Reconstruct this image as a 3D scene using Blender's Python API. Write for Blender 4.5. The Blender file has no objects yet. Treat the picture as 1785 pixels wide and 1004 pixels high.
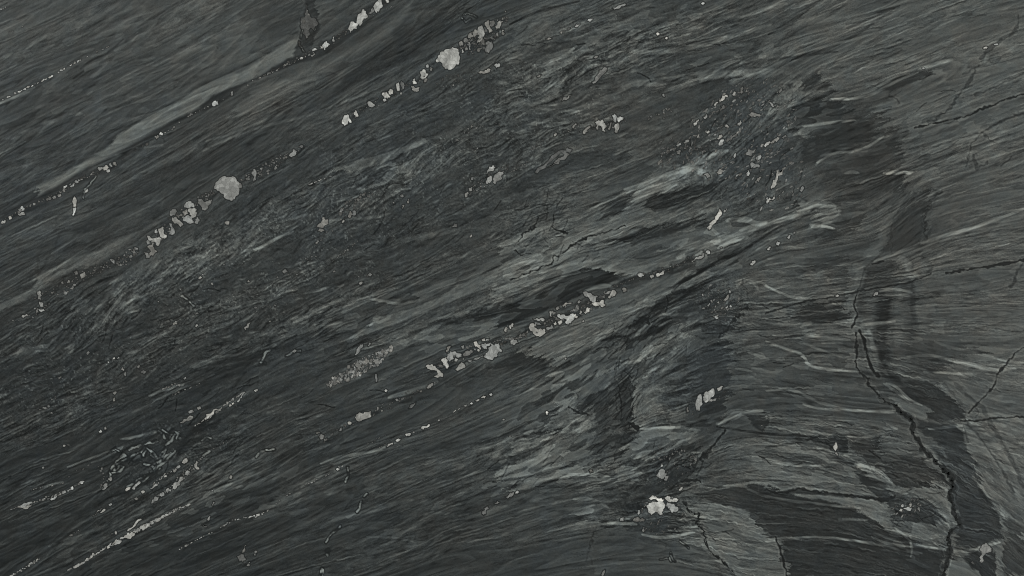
import bpy, math
import numpy as np
from mathutils import Vector

# ------------------------------------------------------------------ camera, light, exposure
SC = bpy.context.scene
MM = 0.001                       # one unit of the drawing below is one millimetre of stone
CX, CY = 892.5, 502.0            # middle of the view on the slab
TOP = 0.020                      # slab thickness (m)

def W(x, y, z=0.0):              # slab drawing (mm, y down) -> world (m), slab lies flat, z up
    return ((x - CX) * MM, (CY - y) * MM, TOP + z * MM)

cam_data = bpy.data.cameras.new("camera")
cam_data.lens = 50.0
cam_data.sensor_width = 36.0
cam = bpy.data.objects.new("camera", cam_data)
cam.location = (0, 0, TOP + 1.785 * 50 / 36)
cam_data.clip_end = 100
SC.collection.objects.link(cam)
SC.camera = cam

world = bpy.data.worlds.new("World")
SC.world = world
world.use_nodes = True
bg = world.node_tree.nodes["Background"]
bg.inputs[0].default_value = (0.93, 0.98, 1.0, 1)
bg.inputs[1].default_value = 0.40

def area(name, loc, size, power, col):
    d = bpy.data.lights.new(name, 'AREA')
    d.shape = 'RECTANGLE'; d.size = size[0]; d.size_y = size[1]
    d.energy = power; d.color = col
    o = bpy.data.objects.new(name, d)
    o.location = loc
    o.rotation_euler = (Vector((0, 0, 0)) - Vector(loc)).to_track_quat('-Z', 'Y').to_euler()
    SC.collection.objects.link(o)
    return o
area("added_key_light", (-4.6, 3.6, 5.4), (3.4, 2.4), 480.0, (1.0, 0.985, 0.95))  # area lamp added out of view, upper left, for broad soft light
area("added_fill_light", (5.4, -1.6, 5.2), (2.6, 3.0), 330.0, (1.0, 0.99, 0.96))  # second unseen lamp, added on the right to even out the lighting

SC.cycles.filter_width = 1.05
SC.cycles.use_denoising = False   # the fine grain of the stone must survive
SC.view_settings.view_transform = 'Standard'
SC.view_settings.look = 'None'
SC.view_settings.exposure = 0.0
SC.view_settings.gamma = 1.0
SC.view_settings.use_curve_mapping = False

GAIN = np.array([1.228, 1.237, 1.216]); VEIL = np.array([.0096, .0097, .0096])   # radiance = GAIN * albedo + VEIL under the lamps above

# ------------------------------------------------------------------ grain direction of the stone
FLOW = [  # x, y, angle (deg, up to the right), radius of influence
 (0,60,27,220),(200,60,26,220),(420,60,27,200),(600,120,29,160),(150,180,26,180),(330,180,29,160),(100,300,28,160),
 (30,400,27,150),(150,400,22,110),(300,350,33,140),(500,250,30,150),(650,170,32,120),(800,80,33,120),(950,60,24,130),
 (1100,40,20,140),(1100,110,17,110),(1250,30,22,150),(1250,110,12,90),(1400,50,24,150),(1550,60,20,160),(1700,60,22,160),
 (1770,180,21,130),(1600,150,20,140),(1480,150,18,100),(1450,230,6,80),(1520,240,8,90),(1640,240,17,120),(1740,300,14,130),
 (1400,150,50,50),(1300,200,45,90),(1350,290,52,90),(1220,250,32,90),(1130,250,22,110),(1000,200,24,130),(880,180,26,120),
 (1100,330,24,110),(1200,350,20,90),(1310,360,15,70),(1400,370,14,70),(1250,410,17,80),(1130,420,14,110),(1000,420,20,120),
 (880,400,26,130),(700,300,30,130),(600,380,32,120),(450,400,33,140),(700,450,26,130),(560,520,22,120),(400,550,25,130),
 (250,500,40,110),(160,560,45,90),(60,620,32,130),(200,650,22,130),(350,640,22,120),(500,630,20,110),(650,560,18,110),
 (800,540,17,110),(950,500,20,110),(1060,460,10,80),(950,600,24,100),(1060,540,28,90),(1180,480,30,90),(1290,440,34,80),
 (800,640,25,90),(650,660,26,90),(500,720,26,110),(300,760,30,120),(270,800,45,80),(380,700,38,100),(100,740,27,150),
 (50,860,24,140),(200,900,28,130),(350,880,26,120),(500,840,24,130),(650,800,20,120),(800,720,22,120),(700,900,20,140),
 (520,960,22,140),(850,860,18,110),(850,960,20,120),(980,880,12,100),(1000,960,18,110),(1100,960,8,90),(950,780,28,90),
 (1000,700,40,70),(1090,680,70,50),(1080,640,32,70),(1180,600,35,80),(1200,660,20,60),(1160,730,8,80),(1240,720,35,60),
 (1160,800,35,70),(1100,880,10,70),(1230,780,15,70),(1220,930,-12,80),(1290,950,-25,90),(1330,880,-5,90),(1400,960,-4,110),
 (1400,870,-9,110),(1500,880,-18,90),(1560,930,-20,80),(1300,600,2,90),(1380,560,5,90),(1400,480,8,90),(1480,420,10,80),
 (1420,650,-7,100),(1380,720,-4,90),(1480,680,-6,80),(1400,790,-4,100),(1500,780,-3,90),(1580,780,-8,60),(1560,830,-20,70),
 (1600,480,12,60),(1580,400,55,50),(1570,330,50,60),(1640,380,18,90),
 (1740,420,13,110),(1680,520,3,100),(1760,540,4,100),(1660,620,-9,100),(1760,650,-12,90),(1610,690,-20,60),(1680,690,-35,60),
 (1740,760,-14,70),(1700,830,-40,50),(1760,860,-40,60),(1640,900,-40,50),(1700,900,20,50),(1760,950,-40,70),(1600,970,-15,70),
 (-200,300,27,300),(-200,800,27,300),(2000,200,20,300),(2000,600,-5,300),(2000,1000,-45,250),(500,1200,22,300),
 (1200,1200,-5,300),(700,-200,28,300),(1400,-200,22,300),
]

# ------------------------------------------------------------------ broad tone of the stone (0..255 as seen)
TONE = [
 [67,66,67,68,69,68,62,58,58,63,69,66,65,71,76,74,74,76,76],
 [62,63,64,68,74,67,58,56,57,60,63,61,63,63,72,78,80,82,80],
 [59,59,63,61,59,58,59,58,59,61,63,65,59,61,66,65,72,80,78],
 [57,58,57,56,55,57,58,58,59,60,65,65,59,61,66,64,68,75,76],
 [55,58,58,58,57,57,57,57,59,63,69,69,65,65,66,65,66,74,74],
 [52,53,53,56,57,56,57,59,61,63,71,63,61,66,71,60,72,74,74],
 [50,51,52,54,53,56,59,61,60,63,63,58,61,65,70,61,68,75,78],
 [48,49,51,50,52,55,57,58,60,64,59,61,63,65,65,65,61,77,79],
 [48,49,50,50,51,54,55,57,60,65,65,61,61,65,66,67,61,79,81],
 [47,48,49,50,52,54,55,56,57,60,63,63,65,63,61,65,59,73,79],
 [46,47,48,50,52,53,54,55,56,58,61,61,69,61,61,63,59,65,73],
]  # rows every 100 mm from y=0, columns every 100 mm from x=0

# warm(+)/cool(-) tint and roughness-of-texture zones: cx, cy, rx, ry, angle, value
TINT = [
 (350,60,330,90,27,.35),(430,230,200,40,30,.15),(480,160,120,30,27,.9),(350,560,260,60,27,.55),(120,470,120,30,27,.5),
 (1080,200,160,50,18,.6),(1150,250,120,50,20,.5),(800,420,160,60,24,.35),(1650,150,260,120,20,.35),(1650,450,200,200,10,.35),
 (1450,700,160,160,0,.0),(1740,760,120,160,-50,.5),(1450,560,120,120,0,-.05),(1540,260,60,90,0,.2),(100,300,200,120,28,-.5),
 (700,150,160,60,32,-.6),(600,330,250,90,28,-.45),(1290,260,130,130,30,-.9),(1200,650,70,50,0,-.9),(1250,530,50,50,0,-.8),
 (1160,800,80,60,30,-.5),(1700,880,50,120,-60,-.8),(100,700,300,120,27,-.25),(1580,880,60,40,0,-.5),(820,960,40,60,60,.5),
 (980,600,120,40,28,.0),(1000,430,140,60,18,.1),(640,350,60,25,30,.6),(600,560,40,15,20,.7),(1060,690,100,80,30,-.2),
]
CHAOS = [
 (250,560,330,110,30,.9),(600,380,330,120,30,1.),(900,240,260,90,28,.85),(1000,110,230,75,20,.9),(1290,250,140,110,35,1.2),
 (480,540,200,60,22,.7),(300,790,150,70,38,.8),(120,640,200,90,28,.7),(750,560,200,40,18,.5),(1150,640,110,110,30,.8),
 (1160,800,100,70,30,.9),(1120,880,90,50,0,.9),(970,740,90,60,30,.6),(900,380,150,60,28,.6),(1580,880,60,40,0,.8),
 (1260,530,60,60,50,.9),(400,480,200,60,30,.5),(860,800,100,40,20,.4),(450,720,170,50,25,.4),(560,740,60,30,20,.5),
]

def rs(seed): return np.random.RandomState(seed)

# --- shapes read off the stone. ('set', points, tone, softness, feather, tint, opacity)
BANDS = [
 # long pale lens, upper left
 ([(63,327),(133,290),(187,257),(207,233),(240,213),(277,193),(313,177),(340,157),(380,140),(417,127),(443,110),(473,90),(500,73),(522,66),(530,80),(520,96),(507,100),
   (480,113),(450,132),(400,152),(367,167),(347,187),(300,210),(253,237),(207,263),(133,303),(87,333),(60,346)],88,6,10,.5,.92),
 ([(400,206),(420,176),(470,148),(520,126),(580,100),(640,66),(700,22),(730,0),(690,50),(640,86),(590,112),(540,140),(490,168),(440,196)],77,10,14,.55,.75),
 ([(445,92),(500,70),(530,66),(550,52),(560,30),(600,0),(575,0),(540,28),(520,60),(480,76)],72,8,10,.3,.7),
 ([(0,46),(60,20),(110,0),(150,0),(90,34),(30,62),(0,68)],72,8,14,.2,.6),
 ([(0,70),(60,46),(100,36),(60,62),(0,96)],68,6,14,.1,.5),
 # pale lens beside the second vein
 ([(58,498),(95,466),(120,452),(165,438),(215,420),(205,432),(180,448),(140,462),(100,482),(66,506)],80,5,8,.4,.8),
 ([(0,530),(30,518),(62,500),(90,494),(60,512),(20,530),(0,538)],74,4,6,.2,.7),
 ([(215,476),(240,466),(300,440),(340,424),(300,452),(262,470),(240,486),(215,500),(196,522),(180,540),(160,566),(150,570),(172,530),(190,504)],66,4,16,.1,.6),
 ([(130,412),(180,394),(250,350),(330,306),(360,300),(300,342),(250,374),(190,404),(140,424)],64,6,10,.0,.6),
 # streaks in the middle field
 ([(575,296),(610,284),(660,272),(700,258),(748,238),(750,244),(705,268),(670,284),(630,296),(600,300)],82,3,16,.2,.8),
 ([(690,304),(720,280),(752,240),(740,272),(712,298)],70,3,10,.1,.6),
 ([(594,596),(640,572),(660,552),(690,546),(730,534),(760,520),(800,496),(850,476),(893,452),(940,440),(960,446),(930,460),(893,486),(850,500),(800,520),(760,536),(720,552),(690,566),(650,578)],84,3,16,.1,.85),
 ([(720,512),(760,496),(800,482),(812,470),(790,496),(756,514),(728,528)],80,3,10,.1,.6),
 ([(640,684),(680,640),(720,610),(760,584),(800,568),(850,566),(890,574),(860,592),(812,598),(776,602),(730,622),(690,650)],69,8,16,.1,.7),
 ([(690,596),(740,576),(800,562),(880,564),(900,574),(840,588),(770,590),(720,604)],80,4,18,.1,.55),
 # broad pale ground around the centre right
 ([(860,500),(890,482),(930,462),(960,440),(960,410),(920,424),(890,440),(885,420),(940,390),(1000,372),(1060,350),(1100,336),(1140,300),(1160,286),(1180,298),
   (1210,286),(1230,280),(1260,296),(1230,330),(1160,338),(1120,360),(1180,370),(1230,360),(1250,366),(1210,390),(1180,400),(1250,400),(1300,412),(1260,426),(1200,444),
   (1140,468),(1090,480),(1060,466),(1010,464),(980,476),(930,494),(893,514),(860,524)],81,4,24,.15,.72),
 ([(1010,464),(1060,462),(1090,474),(1130,470),(1180,450),(1240,424),(1300,410),(1310,414),(1260,430),(1200,450),(1150,470),(1100,482),(1070,482),(1060,470)],88,4,10,.1,.7),
 ([(1090,330),(1130,312),(1180,298),(1230,290),(1200,304),(1140,326),(1100,344)],92,4,12,.1,.6),
 ([(940,320),(1000,300),(1060,288),(1090,292),(1040,312),(980,330)],70,6,20,.1,.5),
 ([(922,606),(940,596),(968,580),(1000,564),(1040,546),(1080,524),(1140,492),(1200,468),(1180,500),(1150,520),(1110,550),(1080,574),(1040,600),(1000,618),(960,626),(930,620)],82,3,12,.0,.85),
 ([(1125,608),(1150,586),(1190,578),(1215,580),(1190,602),(1150,620),(1120,626)],84,3,18,.1,.75),
 ([(1140,650),(1160,632),(1190,614),(1210,606),(1190,630),(1160,648)],72,3,18,.0,.7),
 ([(985,650),(1040,626),(1080,600),(1110,590),(1090,616),(1050,640),(1010,660),(980,668)],78,3,24,.0,.6),
 # lower middle pale torn patches
 ([(960,726),(985,704),(1000,690),(1018,700),(996,716),(1020,730),(1024,748),(1000,770),(980,800),(1000,812),(960,820),(880,838),(868,830),(900,806),(930,786),(965,766),(950,748)],85,3,30,.2,.8),
 ([(880,846),(930,826),(1000,812),(1040,812),(1090,798),(1080,812),(1030,826),(960,836),(890,860)],84,3,30,.1,.7),
 ([(1108,672),(1140,668),(1160,690),(1150,730),(1120,748),(1110,720)],74,4,24,.0,.7),
 ([(1120,750),(1170,738),(1220,752),(1260,742),(1200,768),(1140,786),(1100,800),(1060,812),(1090,780)],78,3,30,.0,.65),
 ([(1000,896),(1040,878),(1060,884),(1100,890),(1070,900),(1060,910),(1030,906)],80,3,16,.1,.7),
 ([(1175,926),(1210,916),(1240,880),(1270,884),(1310,894),(1330,910),(1345,940),(1360,970),(1370,1010),(1290,1010),(1260,985),(1230,950),(1205,944)],82,3,20,.2,.8),
 ([(1330,938),(1352,940),(1362,960),(1368,990),(1350,1004),(1330,970)],82,2,6,.2,.7),
 ([(1040,985),(1100,975),(1160,980),(1200,976),(1160,990),(1060,998)],72,3,24,.1,.5),
 # rim of the dark triangle, lower right
 ([(1335,834),(1358,848),(1392,846),(1440,856),(1510,866),(1540,876),(1556,884),(1552,908),(1540,916),(1560,920),(1600,900),(1620,905),(1650,935),(1640,960),(1600,944),(1570,932),(1535,920),(1520,900),(1500,888),(1460,878),(1410,868),(1380,862),(1335,852),(1200,862),(1250,850)],84,3,22,.15,.82),
 ([(1540,852),(1580,840),(1630,846),(1655,852),(1655,900),(1660,922),(1640,905),(1625,880),(1600,868)],84,3,10,.3,.85),
 ([(1335,770),(1400,760),(1470,790),(1530,800),(1500,834),(1430,840),(1370,826),(1300,800)],70,8,40,.1,.6),
 ([(1490,808),(1520,812),(1545,826),(1570,846),(1550,850),(1530,836),(1505,822)],86,3,8,.1,.8),
 ([(1650,1004),(1650,975),(1668,960),(1680,975),(1690,990),(1710,995),(1720,1010),(1640,1010)],80,2,6,.2,.8),
 ([(1735,930),(1750,930),(1748,1010),(1736,1010)],80,3,4,.2,.7),
 ([(1580,700),(1606,702),(1620,716),(1616,732),(1598,728),(1580,716),(1562,706),(1545,690),(1560,692)],84,3,8,.2,.75),
 ([(1590,745),(1612,760),(1632,780),(1650,800),(1650,820),(1630,800),(1606,770)],76,3,10,.2,.7),
 ([(1530,745),(1580,742),(1600,770),(1610,785),(1570,790),(1530,785)],72,3,26,.15,.7),
 # pale country to the right of the fault
 ([(1645,668),(1682,722),(1672,746),(1690,786),(1710,826),(1716,856),(1735,884),(1748,909),(1790,930),(1800,660),(1740,640),(1700,652)],76,6,14,.4,.6),
 ([(1708,812),(1716,846),(1738,880),(1752,906),(1762,912),(1758,896),(1736,866),(1722,838)],94,3,8,.2,.7),
 ([(1690,728),(1740,726),(1790,722),(1790,780),(1760,760),(1720,740)],88,5,14,.3,.6),
 ([(1556,500),(1568,492),(1574,520),(1576,620),(1568,650),(1558,600),(1552,540)],68,13,3,.2,.7),
 ([(1582,486),(1594,486),(1598,590),(1590,640),(1582,600)],52,9,3,.2,.6),
 ([(1574,480),(1598,474),(1604,480),(1590,486)],92,4,3,.3,.85),
 ([(1556,452),(1576,448),(1588,460),(1584,472),(1572,464)],84,4,4,.3,.7),
 ([(1478,466),(1496,460),(1508,462),(1500,500),(1492,515),(1490,560),(1480,572),(1464,560),(1474,520)],76,4,10,.1,.75),
 ([(1505,576),(1520,572),(1524,600),(1534,640),(1528,650),(1516,620)],72,3,3,.1,.8),
 ([(1535,400),(1550,372),(1548,430),(1530,446),(1500,462),(1510,440)],72,4,8,.1,.7),
 ([(1395,352),(1430,352),(1460,362),(1468,374),(1440,384),(1420,372),(1390,370)],88,4,16,.2,.75),
 ([(1425,374),(1460,370),(1462,392),(1440,400),(1410,396)],78,5,12,.2,.6),
 ([(1362,150),(1376,140),(1392,140),(1398,160),(1390,176),(1376,190),(1366,206),(1352,204),(1362,180)],90,4,6,.2,.7),
 ([(1660,232),(1720,212),(1785,180),(1800,172),(1800,195),(1740,214),(1690,236)],84,3,14,.3,.6),
 ([(1600,240),(1660,210),(1720,190),(1790,164),(1790,180),(1700,216),(1640,244)],78,3,18,.3,.5),
 ([(1180,140),(1260,124),(1340,120),(1400,128),(1350,134),(1260,140)],78,4,20,.1,.7),
 ([(895,50),(930,16),(1000,0),(1020,0),(990,14),(950,20),(990,22),(960,40),(930,78),(900,120),(888,128)],74,5,12,.2,.65),
]
DARKS = [
 ([(1118,362),(1126,350),(1140,340),(1170,334),(1215,322),(1260,316),(1246,336),(1214,352),(1180,366),(1150,370)],44,3,8,-.1,.92),
 ([(1044,384),(1056,356),(1080,342),(1112,332),(1100,352),(1080,370),(1060,382)],47,4,10,0,.8),
 ([(1056,424),(1100,404),(1140,398),(1200,386),(1216,380),(1190,402),(1140,416),(1100,424)],45,4,14,0,.88),
 ([(1100,440),(1150,428),(1200,436),(1160,448),(1120,452)],54,6,20,0,.6),
 ([(860,566),(880,534),(930,512),(970,490),(1000,474),(1035,467),(1062,470),(1070,479),(1096,480),(1060,494),(1020,504),(1000,520),(970,536),(930,550),(890,566),(860,574)],42,3,10,0,.95),
 ([(760,560),(800,548),(850,536),(880,526),(880,545),(830,560),(790,566)],46,4,18,0,.85),
 ([(700,590),(740,560),(780,548),(760,566),(730,582)],50,5,14,0,.6),
 ([(860,640),(880,618),(915,614),(950,630),(980,640),(930,650)],45,4,16,0,.8),
 ([(1102,584),(1118,552),(1150,528),(1190,508),(1240,500),(1275,520),(1300,530),(1280,556),(1266,600),(1270,640),(1230,630),(1180,640),(1210,604),(1190,576),(1150,578),(1118,606),(1080,640),(1060,640)],48,3,16,-.4,.75),
 ([(1075,690),(1082,650),(1100,640),(1108,670),(1110,740),(1096,752),(1076,730)],44,2,8,-.2,.9),
 ([(1150,660),(1180,630),(1240,620),(1275,640),(1270,690),(1240,720),(1190,716),(1150,700)],56,3,8,-.8,.85),
 ([(1190,716),(1240,680),(1268,670),(1270,740),(1230,760),(1190,746)],48,3,14,-.4,.85),
 ([(1040,780),(1050,740),(1100,752),(1090,790),(1050,820),(1030,812)],50,3,20,-.2,.8),
 ([(1120,840),(1150,790),(1200,768),(1220,790),(1200,830),(1180,870),(1196,910),(1170,930),(1100,926),(1070,900),(1100,872),(1120,860)],50,2,12,-.5,.9),
 ([(1050,846),(1090,836),(1120,846),(1090,870),(1060,872)],47,2,14,-.3,.8),
 ([(1335,846),(1360,856),(1400,868),(1450,880),(1500,892),(1522,914),(1540,924),(1560,936),(1600,952),(1640,964),(1640,1004),(1560,1010),(1374,1010),(1366,970),(1352,936),(1334,912),(1300,888),(1250,880),(1210,860),(1260,852)],48,3,12,.1,.85),
 ([(1270,900),(1340,880),(1420,890),(1500,908),(1540,930),(1480,936),(1400,930),(1340,930)],45,6,24,.0,.6),
 ([(1480,770),(1540,752),(1530,790),(1600,800),(1640,826),(1648,846),(1610,846),(1570,838),(1540,820),(1500,804)],51,3,22,0,.85),
 ([(1495,822),(1510,830),(1528,850),(1556,872),(1600,866),(1640,886),(1648,910),(1600,898),(1560,905),(1548,880),(1528,876),(1512,850),(1496,840)],49,2,8,-.5,.92),
 ([(1440,770),(1455,755),(1476,760),(1474,782),(1450,784),(1490,812),(1480,814),(1450,796)],52,2,5,-.3,.85),
 ([(1560,668),(1600,660),(1640,668),(1680,722),(1660,736),(1624,730),(1610,706),(1590,700)],49,4,8,-.2,.9),
 ([(1600,735),(1670,742),(1690,786),(1708,826),(1716,858),(1735,886),(1745,910),(1748,936),(1700,958),(1668,950),(1672,916),(1664,870),(1662,836),(1640,800),(1612,770)],49,3,5,-.5,.92),
 ([(1690,960),(1730,955),(1735,1010),(1715,1010),(1690,980)],47,3,4,-.6,.9),
 ([(1752,905),(1790,920),(1790,1010),(1752,1010)],50,5,14,0,.8),
 ([(1722,840),(1740,828),(1760,850),(1770,880),(1746,870)],60,5,5,0,.7),
 ([(1530,505),(1552,520),(1548,590),(1550,640),(1580,672),(1560,668),(1536,650),(1526,600),(1524,560)],45,7,3,0,.92),
 ([(1500,470),(1530,452),(1560,452),(1560,480),(1590,500),(1550,500),(1510,512),(1494,512)],52,5,8,0,.7),
 ([(1540,440),(1556,380),(1590,330),(1620,330),(1616,400),(1600,430),(1560,440)],50,4,10,0,.75),
 ([(1376,190),(1396,166),(1410,156),(1440,158),(1470,176),(1500,186),(1540,196),(1560,210),(1556,240),(1500,234),(1440,218),(1400,212),(1384,206)],53,6,20,0,.6),
 ([(1395,140),(1420,128),(1440,138),(1430,156),(1402,154)],50,4,8,0,.7),
 ([(1395,235),(1420,240),(1500,220),(1520,240),(1480,260),(1430,280),(1398,284)],50,4,18,0,.75),
 ([(1430,300),(1500,270),(1560,240),(1580,270),(1560,330),(1500,360),(1470,356),(1440,330)],52,6,18,0,.7),
 ([(1400,410),(1430,400),(1480,380),(1520,370),(1500,400),(1440,424)],48,5,18,0,.75),
 ([(1395,470),(1440,448),(1490,440),(1470,458),(1420,480)],50,5,20,0,.6),
 ([(1375,545),(1400,530),(1450,530),(1480,560),(1420,564),(1376,560)],50,4,18,0,.8),
 ([(1596,600),(1680,596),(1700,620),(1640,640),(1600,650),(1580,630)],54,7,26,0,.6),
 ([(1590,250),(1620,262),(1680,250),(1660,272),(1600,290)],56,6,18,0,.6),
 # dark fields along the veins on the left
 ([(207,267),(253,240),(300,213),(347,190),(370,167),(400,155),(450,135),(500,103),(520,97),(547,97),(520,110),(467,130),(433,143),(410,163),(380,183),(333,203),(293,223),(260,248),(220,273)],45,3,3,-.2,.9),
 ([(522,66),(528,40),(530,0),(548,0),(556,30),(556,50),(548,60),(540,90),(560,84),(600,52),(640,10),(660,0),(690,0),(640,40),(600,74),(560,100),(530,108),(510,98)],46,3,4,-.2,.75),
 ([(640,100),(700,60),(770,20),(800,16),(790,44),(730,90),(680,120),(620,150),(560,180),(600,140)],46,7,14,-.3,.8),
 ([(0,372),(60,345),(120,312),(190,285),(205,292),(170,306),(110,336),(60,366),(0,396)],44,4,8,-.2,.7),
 ([(130,396),(220,340),(300,290),(380,252),(440,230),(380,280),(300,320),(220,372),(150,410)],46,8,14,-.2,.6),
 ([(1100,280),(1060,290),(960,310),(890,340),(860,352),(900,310),(960,284),(1000,268),(1100,254)],50,6,18,-.1,.6),
 ([(320,686),(380,640),(440,610),(480,600),(440,640),(400,660),(350,690)],44,6,14,0,.8),
 ([(90,500),(150,470),(230,440),(262,430),(240,450),(190,472),(140,496),(90,520),(30,560),(0,580),(0,540),(50,520)],48,4,8,0,.6),
 ([(305,780),(340,740),(380,712),(372,730),(340,762),(312,790)],37,4,4,0,.85),
 ([(690,655),(760,636),(860,640),(960,640),(900,670),(800,680),(700,690)],53,6,20,0,.6),
 ([(470,0),(520,0),(530,40),(500,66),(470,60),(450,30)],52,8,10,0,.5),
]
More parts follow.
